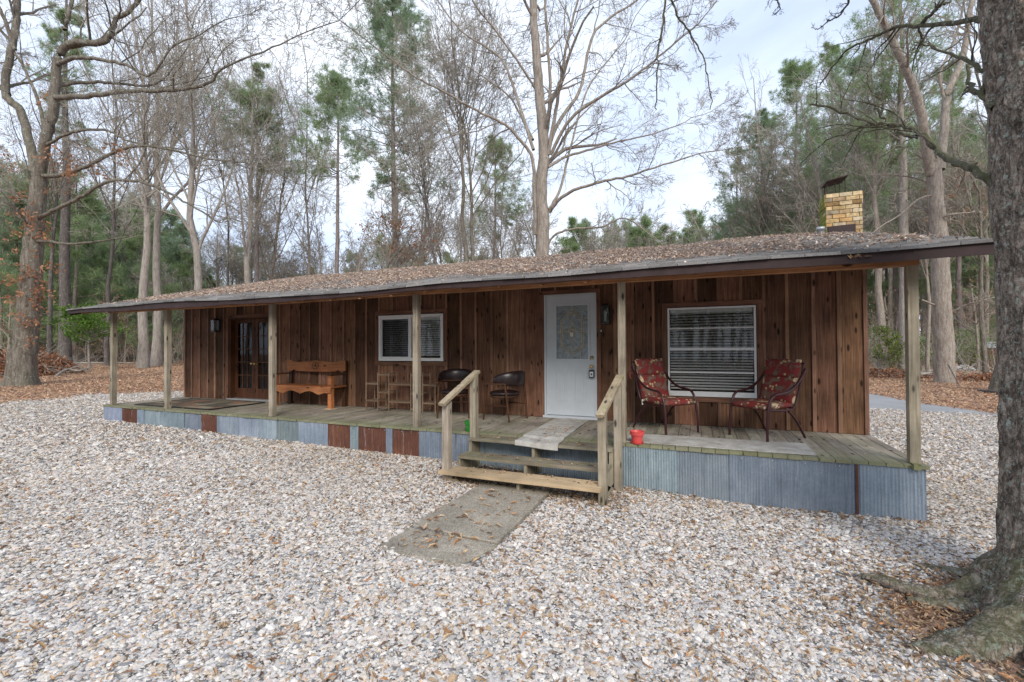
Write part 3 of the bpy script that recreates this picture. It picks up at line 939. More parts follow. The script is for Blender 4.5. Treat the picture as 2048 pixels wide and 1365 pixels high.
# --- trims, windows, doors
def trim(x0, x1, z0, z1, w=.075, name='window_trim', bottom=True, parent=house, th=.026):
    a = MB(); y0, y1 = D - th, D - .001
    zb = z0 if bottom else .006
    a.box(x0 - w, x1 + w, y0, y1, z1, z1 + w, tone(.4, .6)).build(name, MAT['trimwood'], parent)
    if bottom: MB().box(x0 - w, x1 + w, y0 - .004, y1, z0 - w, z0, tone(.4, .6)).build(name, MAT['trimwood'], parent)
    MB().box(x0 - w, x0, y0 + .002, y1, zb, z1, tone(.4, .6)).build(name, MAT['trimwoodv'], parent)
    MB().box(x1, x1 + w, y0 + .002, y1, zb, z1, tone(.4, .6)).build(name, MAT['trimwoodv'], parent)


def blinds(x0, x1, z0, z1, y, pitch=.043, name='blinds', parent=None, tiltz=.016):
    b = MB(); z = z1 - .06
    b.box(x0, x1, y - .02, y + .03, z1 - .05, z1)
    while z > z0 + .02:
        b.hexa([(x0, y - .016, z - tiltz), (x1, y - .016, z - tiltz), (x0, y + .016, z + tiltz * .6), (x1, y + .016, z + tiltz * .6), (x0, y - .016, z - tiltz + .003), (x1, y - .016, z - tiltz + .003), (x0, y + .016, z + tiltz * .6 + .003), (x1, y + .016, z + tiltz * .6 + .003)])
        z -= pitch
    for f in (.12, .5, .88):
        x = x0 + (x1 - x0) * f; b.box(x - .001, x + .001, y - .021, y - .019, z0, z1)
    return b.build(name, MAT['lining'], parent)


def rectframe(mb, x0, x1, z0, z1, w, y0, y1, wb=None):
    wb = wb or w
    mb.box(x0, x1, y0, y1, z1 - w, z1); mb.box(x0, x1, y0, y1, z0, z0 + wb)
    mb.box(x0, x0 + w, y0 + .001, y1, z0 + wb, z1 - w); mb.box(x1 - w, x1, y0 + .001, y1, z0 + wb, z1 - w)


# slider window
trim(-8.0, -6.46, .94, 1.88, .078)
w2 = MB(); rectframe(w2, -7.985, -6.475, .955, 1.865, .055, D - .03, D + .03, .06)
w2.box(-7.255, -7.20, D - .022, D + .028, 1.016, 1.809); rectframe(w2, -7.93, -7.256, 1.016, 1.809, .022, D - .012, D + .02)
win2 = w2.build('window', MAT['whitealu'], house, label='white framed sliding window')
MB().raw([(-7.93, D + .012, 1.0), (-6.52, D + .012, 1.0), (-6.52, D + .012, 1.82), (-7.93, D + .012, 1.82)], [(0, 1, 2, 3)]).build('pane', MAT['glass'], win2)
blinds(-7.92, -6.53, 1.02, 1.82, D + .07, parent=win2)
t = NT('insect_screen'); tr = t.t.nodes.new('ShaderNodeBsdfTransparent'); df = t.b; t.fin((.03, .03, .035), .9, .1)
mxs = t.t.nodes.new('ShaderNodeMixShader'); mxs.inputs[0].default_value = .5; t.l(tr.outputs[0], mxs.inputs[1]); t.l(df.outputs[0], mxs.inputs[2]); t.l(mxs.outputs[0], t.o.inputs[0])
MB().raw([(-7.91, D - .006, 1.03), (-7.27, D - .006, 1.03), (-7.27, D - .006, 1.79), (-7.91, D - .006, 1.79)], [(0, 1, 2, 3)]).build('insect_screen', t.m, win2)
# big four-pane window
trim(-2.435, -1.19, .435, 1.815, .07)
w3 = MB(); rectframe(w3, -2.425, -1.20, .445, 1.805, .028, D - .02, D + .03, .075)
for z_, h_ in ((1.475, .018), (1.145, .042), (.80, .02)): w3.box(-2.395, -1.23, D - .016, D + .02, z_, z_ + h_)
win3 = w3.build('window', MAT['whitealu'], house, label='large white four pane awning window')
MB().raw([(-2.40, D + .008, .5), (-1.225, D + .008, .5), (-1.225, D + .008, 1.79), (-2.40, D + .008, 1.79)], [(0, 1, 2, 3)]).build('pane', MAT['glass'], win3)
blinds(-2.39, -1.235, .53, 1.78, D + .075, parent=win3, tiltz=.012)

# entry door
trim(-4.46, -3.54, 0, 2.115, .07, 'door_trim', bottom=False)
ex = MB(); ex.box(-4.66, -4.535, D - .024, D - .001, .006, 2.5, tone(.4, .6)); ex.build('door_trim', MAT['trimwoodv'], house)
jm = MB(); jm.box(-4.457, -4.425, D - .012, D + .05, .005, 2.112); jm.box(-3.575, -3.543, D - .012, D + .05, .005, 2.112); jm.box(-4.424, -3.576, D - .012, D + .05, 2.085, 2.112)
jm.build('door_jamb', MAT['doorwhite'], house)
dr = MB(); y0, y1 = D + .004, D + .045
gx0, gx1, gz0, gz1 = -4.235, -3.69, 1.01, 1.915
dr.box(-4.422, gx0, y0, y1, .05, 2.083); dr.box(gx1, -3.578, y0, y1, .05, 2.083); dr.box(gx0, gx1, y0, y1, .05, gz0); dr.box(gx0, gx1, y0, y1, gz1, 2.083)
# raised moulding round the light and panels
rectframe(dr, gx0 - .035, gx1 + .035, gz0 - .035, gz1 + .035, .035, y0 - .014, y0 - .0005)
for pa, pb in ((-4.26, -4.06), (-3.93, -3.73)):
    rectframe(dr, pa, pb, .28, .80, .018, y0 - .006, y0 - .0003); dr.box(pa + .04, pb - .04, y0 - .005, y0 - .0002, .32, .76)
door = dr.build('entry_door', MAT['doorwhite'], house, label='white front door with oval leaded glass light')
th = MB(); th.box(-4.47, -3.53, D - .07, D + .05, .004, .042); th.build('threshold', MAT['doorwhite'], house)
MB().box(gx0, gx1, y0 + .012, y0 + .02, gz0, gz1).build('glass_light', MAT['doorglass'], door)
cm = MB(); yc = y0 + .008; cxm = (gx0 + gx1) / 2; czm = (gz0 + gz1) / 2


def came(pts, r=.0032):
    cm.tube([(cxm + p[0], yc, czm + p[1]) for p in pts], r, 5, cap=False)


hw, hh = (gx1 - gx0) / 2, (gz1 - gz0) / 2
for s in (-1, 1):
    came([(s * .14, -hh), (s * .14, -.30)]); came([(s * .14, .34), (s * .14, hh)]); came([(s * hw, .0), (s * .22, .0)]); came([(s * hw, .24), (s * .21, .23)])
    for rr in (.0, .035):
        came([(s * (.20 - rr), .20 - rr), (s * (.20 - rr), -.24 + rr)])
        came([(s * (.20 - rr), .20 - rr), (s * (.165 - rr), .215), (s * (.14 - rr * .6), .26 - rr), (s * .12, .29 - rr)])
        came([(s * (.20 - rr), -.24 + rr), (s * .15, -.285 + rr), (s * .1, -.30 + rr), (s * .05, -.34 + rr), (0, -.35 + rr)])
    came([(s * .10, -.30), (s * .14, -.26), (s * .20, -.20)])
    came([(s * .12, .29), (s * .09, .33), (s * .085, .30), (s * .12, .29)]); came([(s * .085, .29), (s * .075, .34), (s * .04, .375), (0, .385)]); came([(s * .05, .29), (s * .045, .32), (0, .345)])
    came([(0, .17), (s * .07, .03), (0, -.11)]); came([(0, .06), (s * .045, .0), (0, -.05)]); came([(s * .07, .03), (0, .06)])
came([(-.12, .29), (.12, .29)]); came([(0, .17), (0, hh)]); came([(0, -.11), (0, -.30)]); came([(0, -.35), (0, -hh)]); came([(-.22, 0), (-.07, .02)]); came([(.22, 0), (.07, .02)])
cm.build('leaded_came', MAT['brass'], door, smooth=True)
cd = MB(); cd.box(cxm - .03, cxm + .022, y0 - .006, y0 - .002, czm - .075, czm - .01); cd.build('sticker', MAT['card'], door)
dcd = MB(); dcd.box(cxm - .009, cxm + .003, y0 - .0075, y0 - .0062, czm - .05, czm - .038); dcd.build('sticker_dot', MAT['black'], door)
kn = MB()
prof = [(0, 0), (.028, 0), (.03, .006), (.012, .012), (.011, .03), (.024, .04), (.029, .055), (.022, .068), (0, .072)]
for zc, pr2 in ((1.03, [(0, 0), (.03, 0), (.031, .008), (.022, .014), (.020, .022), (0, .024)]),):
    l_ = MB().lathe(0, 0, pr2, 16); V = l_.V[0]; V = np.stack([V[:, 0] - 3.625, y0 - V[:, 2], V[:, 1] + zc], 1); kn.raw(V, l_.F[0])
kn.build('deadbolt', MAT['brass'], door, smooth=True)
kn = MB(); l_ = MB().lathe(0, 0, prof, 16); V = l_.V[0]; kn.raw(np.stack([V[:, 0] - 3.625, y0 - V[:, 2], V[:, 1] + .885], 1), l_.F[0]); kn.build('door_knob', MAT['brass'], door, smooth=True)

# french doors, recessed
trim(-12.46, -10.96, 0, 1.955, .07, 'door_trim', bottom=False)
jj = MB(); yb = D + .11; jj.box(-12.458, -12.40, D, yb + .04, .005, 1.953); jj.box(-11.02, -10.962, D, yb + .04, .005, 1.953); jj.box(-12.399, -11.021, D, yb + .04, 1.93, 1.953)
jj.build('door_jamb', MAT['frenchwood'], house)
MB().box(-12.5, -10.93, D - .03, yb + .04, .004, .03).build('threshold', MAT['greymetal'], house)
for a, b, s in ((-12.395, -11.715, 1), (-11.705, -11.025, -1)):
    f = MB(); w_ = .095
    f.box(a, a + w_, yb, yb + .04, .032, 1.925, tone()); f.box(b - w_, b, yb, yb + .04, .032, 1.925, tone()); f.box(a + w_, b - w_, yb, yb + .04, 1.83, 1.925, tone()); f.box(a + w_, b - w_, yb, yb + .04, .032, .27, tone())
    ga, gb = a + w_, b - w_
    for k in (1, 2): x_ = ga + (gb - ga) * k / 3; f.box(x_ - .009, x_ + .009, yb + .006, yb + .03, .27, 1.83, (.6, .6, .6))
    for k in range(1, 5): z_ = .27 + 1.56 * k / 5; f.box(ga, gb, yb + .004, yb + .032, z_ - .010, z_ + .010, (.7, .7, .7))
    fd = f.build('french_door', MAT['frenchwood'], house, label='dark stained door leaf with fifteen small panes')
    MB().raw([(ga, yb + .018, .27), (gb, yb + .018, .27), (gb, yb + .018, 1.83), (ga, yb + .018, 1.83)], [(0, 1, 2, 3)]).build('glass_panes', MAT['darkglass'], fd)
    cu = MB(); xs = np.linspace(ga - .02, gb + .02, 60); V = []
    for x_ in xs: V += [(x_, yb + .10 + .02 * math.sin(x_ * 45 + s), .1), (x_, yb + .10 + .02 * math.sin(x_ * 45 + s), 1.9)]
    cu.raw(V, [(2 * i, 2 * i + 2, 2 * i + 3, 2 * i + 1) for i in range(59)])
    cu.build('curtain', plain('dark_curtain_%d' % (s + 1), (.035, .04, .045), .9, nv=.6, ns=7), fd)
    k_ = MB(); l_ = MB().lathe(0, 0, prof, 14); V = l_.V[0]; xk = b - .05 if s == 1 else a + .05
    k_.raw(np.stack([V[:, 0] + xk, yb - V[:, 2], V[:, 1] + .86], 1), l_.F[0]); k_.build('door_knob', MAT['brass'], fd, smooth=True)

# chimney
ch = MB(); cx0, cx1, cy0, cy1 = .235, .79, 4.2, 4.66
ch.box(cx0 + .008, cx1 - .008, cy0 + .008, cy1 - .008, -.5, 3.99, (.10, .085, .06))
BR = [(.56, .41, .22), (.60, .46, .27), (.52, .36, .17), (.62, .50, .33), (.50, .31, .14), (.58, .42, .22), (.46, .32, .18), (.60, .49, .34)]
rz = .0775
for i in range(58):
    z0 = 4.02 - (i + 1) * rz; out_ = .012 if i < 3 else 0
    offs = (i % 2) * .5
    for side_ in range(3):
        Lw = (cx1 - cx0) if side_ == 0 else (cy1 - cy0); bl = .205; q = -offs * bl
        while q < Lw - .01:
            a = max(0, q) + .005; b = min(Lw, q + bl) - .005; q += bl
            if b - a < .02: continue
            c = np.array(BR[r3.integers(0, len(BR))]) * r3.uniform(.85, 1.08); j = r3.uniform(0, .004) + out_
            if 1 <= i <= 5 and r3.random() < .3: c = c * .5
            if side_ == 0: ch.box(cx0 + a, cx0 + b, cy0 - j, cy0 + .02, z0 + .005, z0 + rz - .005, c)
            elif side_ == 1: ch.box(cx0 - j, cx0 + .02, cy0 + a, cy0 + b, z0 + .005, z0 + rz - .005, c)
            else: ch.box(cx1 - .02, cx1 + j, cy0 + a, cy0 + b, z0 + .005, z0 + rz - .005, c)
t = NT('yellow_brick'); v = t.tex((1, 1, 1)); c = t.mix(1, t.attr(), t.ramp(t.noise(v, 14, 5, .7), [(.3, .5), (.65, 1.3)]), 'MULTIPLY')
g = t.n('ShaderNodeNewGeometry'); nx_ = t.math('MULTIPLY', t.sep(g.outputs['Normal'])[0], -1.0)
ms = t.math('MULTIPLY', t.ramp(nx_, [(.5, 0), (.8, 1)]), t.ramp(t.noise(v, 4, 4), [(.3, .3), (.5, 1)]))
c = t.mix(ms, c, (.17, .22, .03)); t.bump(t.noise(v, 60, 3), .3, .004); brm = t.fin(c, .9, .2)
chim = ch.build('chimney', brm, house, label='yellow brick chimney with moss on its left side')
cp = MB()
for x_, y_, z_ in ((.27, 4.25, 4.27), (.40, 4.25, 4.29), (.30, 4.55, 4.26), (.55, 4.25, 4.30), (.52, 4.5, 4.29)): cp.tube([(x_, y_, 3.98), (x_, y_, z_)], .008, 6)
cp.hexa([(.25, 4.16, 4.25), (.58, 4.16, 4.31), (.24, 4.56, 4.24), (.57, 4.56, 4.30), (.25, 4.16, 4.265), (.58, 4.16, 4.325), (.24, 4.56, 4.255), (.57, 4.56, 4.315)])
cp.build('chimney_cap', MAT['rust_steel'], chim)
fl = MB(); zf = float(roofz(.3, 4.1)); fl.hexa([(.255, 4.12, zf - .0), (.665, 4.12, zf - .0), (.255, 4.19, zf - .0), (.665, 4.19, zf - .0), (.255, 4.12, zf + .14), (.665, 4.12, zf + .15), (.255, 4.19, zf + .15), (.665, 4.19, zf + .16)])
fl.build('flashing', MAT['fascia'], chim)
vp = MB(); zv = float(roofz(.05, 3.95)); vp.lathe(.115, 4.05, [(.06, zv), (.055, zv + .10), (.07, zv + .10), (.07, zv + .155), (0, zv + .16)], 14)
vp.build('vent_pipe', MAT['greymetal'], house, smooth=True)
mt = MB(); mt.box(.135, .25, 2.2, 2.55, .95, 1.55); mt.tube([(.18, 2.35, 1.55), (.18, 2.35, 2.4)], .02, 8); mt.build('meter_box', MAT['greymetal'], house)

# --- steps
st = thing('porch_steps', (-3.93, -.45, -.5), 'weathered wooden steps with two sloping handrails leading up to the porch', 'steps')
a = MB(); a.box(-4.90, -2.95, -.285, -.004, -.058, -.02, tone()); a.build('tread', MAT['step'], st)
a = MB(); a.box(-4.895, -2.95, -.575, -.31, -.232, -.194, tone()); a.build('tread', MAT['step'], st)
a = MB(); a.box(-4.995, -2.975, -.90, -.803, -.362, -.324); a.box(-4.897, -3.025, -.8028, -.60, -.362, -.3242); a.build('tread', MAT['newstep'], st, label='newer pale bottom tread')
for xs_ in (-4.89, -3.98, -2.99):
    s_ = MB()
    s_.hexa([(xs_, -.82, -.60), (xs_ + .038, -.82, -.60), (xs_, -.08, -.55), (xs_ + .038, -.08, -.55), (xs_, -.80, -.363), (xs_ + .038, -.80, -.363), (xs_, -.601, -.363), (xs_ + .038, -.601, -.363)], (.45, .45, .4))
    s_.box(xs_, xs_ + .038, -.56, -.30, -.45, -.233, (.45, .45, .4)); s_.box(xs_, xs_ + .038, -.27, -.01, -.45, -.059, (.45, .45, .4))
    s_.build('stringer', MAT['post'], st)
for x0, y0_, z0, z1 in ((-4.99, -.80, -.62, .485), (-2.985 - .03, -.80, -.68, .44), (-4.895, -.235, -.019, .79), (-2.945, -.20, -.6, .765)):
    p = MB(); q = .089
    V = [(x0, y0_, z0), (x0 + q, y0_, z0), (x0, y0_ + q, z0), (x0 + q, y0_ + q, z0), (x0, y0_, z1), (x0 + q, y0_, z1), (x0, y0_ + q, z1 + .042), (x0 + q, y0_ + q, z1 + .042)]
    p.hexa(V, tone(.42, .6)); p.build('rail_post', MAT['post'], st)
a = MB(); a.bar((-4.945, -.89, .50), (-4.845, -.10, .875), .095, .038); a.build('handrail', MAT['rail'], st)
a = MB(); a.bar((-2.97, -.89, .458), (-2.88, -.08, .845), .095, .038, c=(.42, .42, .38)); a.build('handrail', MAT['rail'], st)
# ---------------------------------------------------------------- furniture and small things
def spline(P, n=24):
    P = np.array(P, float); m = len(P); t_ = np.linspace(0, m - 1, n); out_ = []
    for t in t_:
        i = min(int(t), m - 2); f = t - i
        p0 = P[max(i - 1, 0)]; p1 = P[i]; p2 = P[i + 1]; p3 = P[min(i + 2, m - 1)]
        out_.append(.5 * (2 * p1 + (p2 - p0) * f + (2 * p0 - 5 * p1 + 4 * p2 - p3) * f * f + (3 * p1 - p0 - 3 * p2 + p3) * f ** 3))
    return np.array(out_)


# floral cushion fabric
t = NT('floral_cushion'); v = t.tex((1, 1, 1))
base = t.ramp(t.noise(v, 9, 4, .6, .6), [(.35, (.24, .034, .034)), (.50, (.18, .038, .035)), (.53, (.15, .09, .07)), (.7, (.20, .14, .105))])
vo = t.n('ShaderNodeTexVoronoi'); vo.inputs['Scale'].default_value = 6.2; vo.inputs['Randomness'].default_value = .9; t.l(v, vo.inputs['Vector'])
sub = t.n('ShaderNodeVectorMath', operation='SUBTRACT'); mm_ = t.n('ShaderNodeVectorMath', operation='SCALE')
pv = t.tex((6.2, 6.2, 6.2)); t.l(pv, sub.inputs[0]); 
vp2 = t.n('ShaderNodeVectorMath', operation='SCALE'); vp2.inputs['Scale'].default_value = 6.2; t.l(vo.outputs['Position'], vp2.inputs[0]); t.l(vp2.outputs[0], sub.inputs[1])
s_ = t.sep(sub.outputs[0]); ang = t.math('ARCTAN2', t.math('ADD', s_[2], s_[1]), s_[0])
pet = t.math('ABSOLUTE', t.math('SINE', t.math('MULTIPLY', ang, 2.5)))
rad = t.math('ADD', .14, t.math('MULTIPLY', pet, .29))
fl_ = t.math('LESS_THAN', vo.outputs['Distance'], rad)
sel = t.math('GREATER_THAN', t.sep(vo.outputs['Color'])[0], .3)
fl_ = t.math('MULTIPLY', fl_, sel)
fcol = t.ramp(vo.outputs['Distance'], [(.0, (.3, .08, .03)), (.09, (.5, .33, .16)), (.2, (.62, .5, .32)), (.4, (.5, .36, .22))])
c = t.mix(fl_, base, fcol)
v2 = t.n('ShaderNodeTexVoronoi'); v2.inputs['Scale'].default_value = 20; t.l(v, v2.inputs['Vector'])
lf2 = t.math('MULTIPLY', t.math('LESS_THAN', v2.outputs['Distance'], .34), t.math('GREATER_THAN', t.sep(v2.outputs['Color'])[1], .8))
c = t.mix(lf2, c, (.46, .36, .2))
t.bump(t.noise(v, 160, 2), .2, .003)
MAT['floral'] = t.fin(c, .85, .15)


def pillow_slab(mb, A, U, W, N, lu, lw, th, nu=14, nw=12, c=None):
    """stuffed pad: A corner, U,W in-plane axes, N normal"""
    A, U, W, N = [np.array(q, float) for q in (A, U, W, N)]
    u = np.linspace(0, 1, nu); v_ = np.linspace(0, 1, nw)
    uu, vv = np.meshgrid(u, v_, indexing='ij')
    e_ = (1 - np.abs(2 * uu - 1) ** 5) * (1 - np.abs(2 * vv - 1) ** 5)
    prof = .35 + .65 * np.clip(e_, 0, 1) ** .4
    pts = A + (uu * lu)[..., None] * U + (vv * lw)[..., None] * W
    top = pts + (prof * th / 2)[..., None] * N; bot = pts - (prof * th / 2)[..., None] * N
    V = np.vstack([top.reshape(-1, 3), bot.reshape(-1, 3)]); n_ = nu * nw; F = []
    for i in range(nu - 1):
        for j in range(nw - 1):
            a = i * nw + j; F.append((a, a + nw, a + nw + 1, a + 1)); F.append((n_ + a, n_ + a + 1, n_ + a + nw + 1, n_ + a + nw))
    for i in range(nu - 1):
        a = i * nw; F.append((a, n_ + a, n_ + a + nw, a + nw)); a = i * nw + nw - 1; F.append((a, a + nw, n_ + a + nw, n_ + a))
    for j in range(nw - 1):
        a = j; F.append((a, a + 1, n_ + a + 1, n_ + a)); a = (nu - 1) * nw + j; F.append((a, n_ + a, n_ + a + 1, a + 1))
    mb.raw(V, F, c)


def patio_chair(loc, rz, label):
    ch_ = thing('patio_chair', loc, label, 'patio chair', 'red cushioned chairs on the porch', rz)
    # local: faces +y
    for s in (-1, 1):
        x_ = s * .285
        f = MB()
        f.tube(spline([(x_, .34, 0), (x_ * .99, .33, .25), (x_ * .98, .29, .47), (x_, .21, .575), (x_ * 1.02, .08, .595), (x_ * 1.01, -.08, .63), (x_, -.24, .73), (x_ * .97, -.40, .90)], 34), .017, 8)
        f.build('arm_frame', MAT['maroon'], ch_, smooth=True, local=True)
        b = MB(); b.tube(spline([(x_ * .95, -.07, .36), (x_ * .97, -.20, .24), (x_, -.36, 0)], 10), .015, 8); b.build('rear_leg', MAT['maroon'], ch_, smooth=True, local=True)
    s_ = MB()
    for x_ in (-.255, .255):
        s_.tube(spline([(x_, .29, .40), (x_, .05, .375), (x_, -.15, .39), (x_, -.25, .50), (x_, -.40, .97)], 20), .013, 8)
    for y_, z_ in ((.29, .40), (-.16, .40), (-.405, .97)): s_.tube([(-.27, y_, z_), (.27, y_, z_)], .012, 8)
    s_.build('seat_frame', MAT['maroon'], ch_, smooth=True, local=True)
    c_ = MB(); pillow_slab(c_, (-.25, -.17, .435), (0, 1, -.02), (1, 0, 0), (0, .02, 1), .50, .50, .095); c_.build('seat_cushion', MAT['floral'], ch_, smooth=True, local=True)
    bd = np.array([0, -.27, .963]); bd /= np.linalg.norm(bd); nn_ = np.array([0, bd[2], -bd[1]])
    c_ = MB(); p0 = np.array([-.25, -.19, .44])
    pillow_slab(c_, p0, bd, (1, 0, 0), nn_, .36, .50, .085); pillow_slab(c_, p0 + bd * .355, bd, (1, 0, 0), nn_, .25, .50, .085)
    c_.build('back_cushion', MAT['floral'], ch_, smooth=True, local=True)
    tg = MB(); tg.box(.25, .275, -.17, -.165, .36, .44); tg.build('care_tag', MAT['card'], ch_, local=True)
    tb = MB(); tb.tube(spline([(.26, -.37, .80), (.30, -.39, .82), (.33, -.37, .77), (.31, -.36, .73)], 8), .004, 5); tb.build('tie_string', MAT['redpot'], ch_, local=True)
    return ch_


patio_chair((-2.44, 1.14, .001), math.radians(-135), 'red floral cushioned metal chair beside the porch post, left of the big window')
patio_chair((-1.16, 1.12, .001), math.radians(135), 'red floral cushioned metal chair right of the big window, angled left')


def captain_chair(loc, rz, label):
    c_ = thing('captain_chair', loc, label, 'armchair', 'dark barrel back armchairs on the porch', rz)
    # faces +y
    for sx in (-1, 1):
        for fy in (1, -1):
            l_ = MB(); top = (sx * .26, fy * .19 - .02, .60); bot_ = (sx * .275, fy * .25 - .01 * fy, .0) if fy > 0 else (sx * .25, -.29, 0)
            l_.tube([bot_, tuple((np.array(bot_) * .5 + np.array(top) * .5)), top], [.014, .021, .016], 8); l_.build('leg', MAT['chairwood'], c_, smooth=True, local=True)
    s_ = MB(); pr_ = [(0, .405), (.20, .405), (.25, .415), (.262, .44), (.25, .465), (.15, .485), (0, .48)]
    s_.lathe(0, 0, pr_, 24); s_.V[0][:, 1] *= .95; s_.build('seat', MAT['leather'], c_, smooth=True, local=True)
    rl = MB(); rl.lathe(0, 0, [(.0, .37), (.235, .37), (.24, .404), (0, .404)], 24); rl.build('seat_rail', MAT['chairwood'], c_, smooth=True, local=True)
    sr = MB()
    for sx in (-1, 1): sr.tube([(sx * .265, .2, .25), (sx * .255, -.25, .25)], .011, 6)
    sr.tube([(-.262, 0, .25), (.262, 0, .25)], .010, 6); sr.build('stretcher', MAT['chairwood'], c_, smooth=True, local=True)
    # arm rail: flat horseshoe
    ar = MB(); th_ = np.linspace(-.42, PI + .42, 30); V = []
    pts = [( .30 * math.cos(a), -.30 * math.sin(a) - .0) for a in th_]
    pts[0] = (.30, .22); pts[-1] = (-.30, .22)
    pts = spline([(.29, .27), (.30, .12)] + [(.305 * math.cos(a), -.27 * math.sin(a) - .03) for a in np.linspace(.0, PI, 9)] + [(-.30, .12), (-.29, .27)], 44)
    m = len(pts); T = np.gradient(pts, axis=0); T /= np.linalg.norm(T, axis=1)[:, None]; Nn = np.stack([-T[:, 1], T[:, 0]], 1)
    for i in range(m):
        w_ = .03 + .012 * math.cos(i / (m - 1) * 2 * PI)
        for du, z_ in ((-w_, .60), (w_, .60), (w_, .625), (-w_, .625)): V.append((pts[i][0] + Nn[i][0] * du, pts[i][1] + Nn[i][1] * du, z_))
    F = [(i * 4 + j, i * 4 + (j + 1) % 4, i * 4 + 4 + (j + 1) % 4, i * 4 + 4 + j) for i in range(m - 1) for j in range(4)] + [(0, 1, 2, 3), (4 * m - 4, 4 * m - 3, 4 * m - 2, 4 * m - 1)]
    ar.raw(V, F); ar.build('arm_rail', MAT['chairwood'], c_, local=True)
    # padded curved back
    bk = MB(); A_ = np.linspace(-.12, PI + .12, 26); V = []; k_ = 12
    for a in A_:
        e_ = math.sin(max(0, min(1, (a + .12) / (PI + .24))) * PI) ** .45; h = .02 + .105 * e_; th2 = .012 + .028 * e_
        cx_, cy_ = .30 * math.cos(a), -.285 * math.sin(a) - .03; zc = .655 + .045 * e_
        for q in range(k_):
            f = q * 2 * PI / k_; rr = math.cos(f) * th2
            V.append((cx_ + math.cos(a) * rr, cy_ - math.sin(a) * rr, zc + math.sin(f) * h))
    F = [(i * k_ + j, i * k_ + (j + 1) % k_, (i + 1) * k_ + (j + 1) % k_, (i + 1) * k_ + j) for i in range(25) for j in range(k_)]
    bk.raw(V, F); bk.build('backrest', MAT['leather'], c_, smooth=True, local=True)
    return c_


captain_chair((-5.96, 1.25, .001), math.radians(-160), 'dark leather barrel back armchair facing out, next to the plant stand')
captain_chair((-5.02, 1.27, .001), math.radians(75), 'dark leather barrel back armchair turned sideways, nearest the white door')

# bench (local: front is -y)
bn = thing('bench', (-9.55, 1.42, .001), 'carved orange brown wooden bench with scalloped apron against the wall', 'bench')
W2 = .76
for sx in (-1, 1):
    a = MB(); a.box(sx * W2 - .045, sx * W2 + .045, -.235, -.155, .012, .66, tone()); a.build('front_leg', MAT['bench'], bn, local=True)
    a = MB(); a.hexa([(sx * W2 - .04, .14, 0), (sx * W2 + .04, .14, 0), (sx * W2 - .04, .205, 0), (sx * W2 + .04, .205, 0), (sx * W2 - .04, .19, .95), (sx * W2 + .04, .19, .95), (sx * W2 - .04, .235, .95), (sx * W2 + .04, .235, .95)], (.3, .3, .3)); a.build('rear_leg', MAT['chairwood'], bn, local=True)
    a = MB(); a.box(sx * W2 - .05, sx * W2 + .05, -.25, .205, .661, .69); a.build('armrest', MAT['chairwood'], bn, local=True)
    a = MB(); a.box(sx * W2 - .02, sx * W2 + .02, -.154, .139, .34, .415); a.build('side_rail', MAT['chairwood'], bn, local=True)
    a = MB(); a.box(sx * W2 - .08 + .0, sx * W2 + .08, -.28, -.12, .0, .0115); a.build('foot_pad', MAT['newstep'], bn, local=True)
a = MB()
for k in range(4): a.box(-W2 - .06, W2 + .06, -.262 + k * .11, -.262 + k * .11 + .104, .416, .446, tone())
a.build('seat', MAT['bench'], bn, local=True)
xs = np.linspace(-W2 - .05, W2 + .05, 70)


def apron(x):
    u = abs(x) / .8
    return .285 + .05 * abs(math.sin(u * PI * 1.5 + .3)) + (.0 if u < .86 else -.02) - .012 * math.cos(u * 9)


a = MB(); a.strip([(x, .414) for x in xs], [(x, apron(x)) for x in xs], -.262, -.238); a.build('apron', MAT['bench'], bn, local=True)
bt = [(x, .93 + .035 * math.exp(-(x / .13) ** 2) + .03 * math.exp(-((abs(x) - .74) / .09) ** 2) - .01 * math.cos(x * 12)) for x in xs]
bb = [(x, .715 + .035 * (abs(x) / .8) ** 2 - .028 * math.exp(-((abs(x) - .72) / .05) ** 2) + (.02 if abs(abs(x) - .62) < .04 else 0)) for x in xs]
a = MB(); a.strip(bt, bb, .145, .175); back = a.build('backrest', MAT['bench'], bn, local=True)
a = MB(); th_ = np.linspace(0, 2 * PI, 25); a.tube([(.085 * math.cos(q), .142, .845 + .075 * math.sin(q)) for q in th_], .006, 6, cap=False)
for q in np.arange(5) * 2 * PI / 5 + .3: a.tube([(0, .142, .845), (.06 * math.cos(q), .142, .845 + .055 * math.sin(q))], [.012, .003], 6)
a.build('carved_rosette', MAT['chairwood'], back, smooth=True, local=True)

# plant stand
ps = thing('plant_stand', (-7.21, 1.45, .001), 'empty tiered bamboo plant stand behind the porch post under the sliding window', 'plant stand')
xl = [-.78, -.50, -.24, .26, .52, .79]; hts = [.55, .74, .74, .74, .74, .55]
a = MB()
for x_, h_ in zip(xl, hts):
    for y_ in (-.13, .12): a.tube([(x_, y_, 0), (x_, y_, h_)], .011, 6)
a.build('uprights', MAT['bamboo'], ps, local=True)


def shelf(x0, x1, z, name='shelf'):
    b = MB(); b.box(x0, x1, -.142, -.124, z - .012, z + .004); b.box(x0, x1, .114, .132, z - .012, z + .004)
    n_ = max(3, int((x1 - x0) / .045))
    for k in range(n_):
        xx_ = x0 + .015 + (x1 - x0 - .05) * k / (n_ - 1); b.box(xx_, xx_ + .02, -.15, .14, z + .0045, z + .016)
    b.build(name, MAT['bamboo'], ps, local=True)


for x0, x1, zs in ((-.78, -.50, (.52, .19)), (-.50, -.24, (.70, .36, .07)), (-.24, .26, (.52, .19)), (.26, .52, (.70, .36, .07)), (.52, .79, (.52, .19))):
    for z_ in zs: shelf(x0 + .01, x1 - .01, z_)


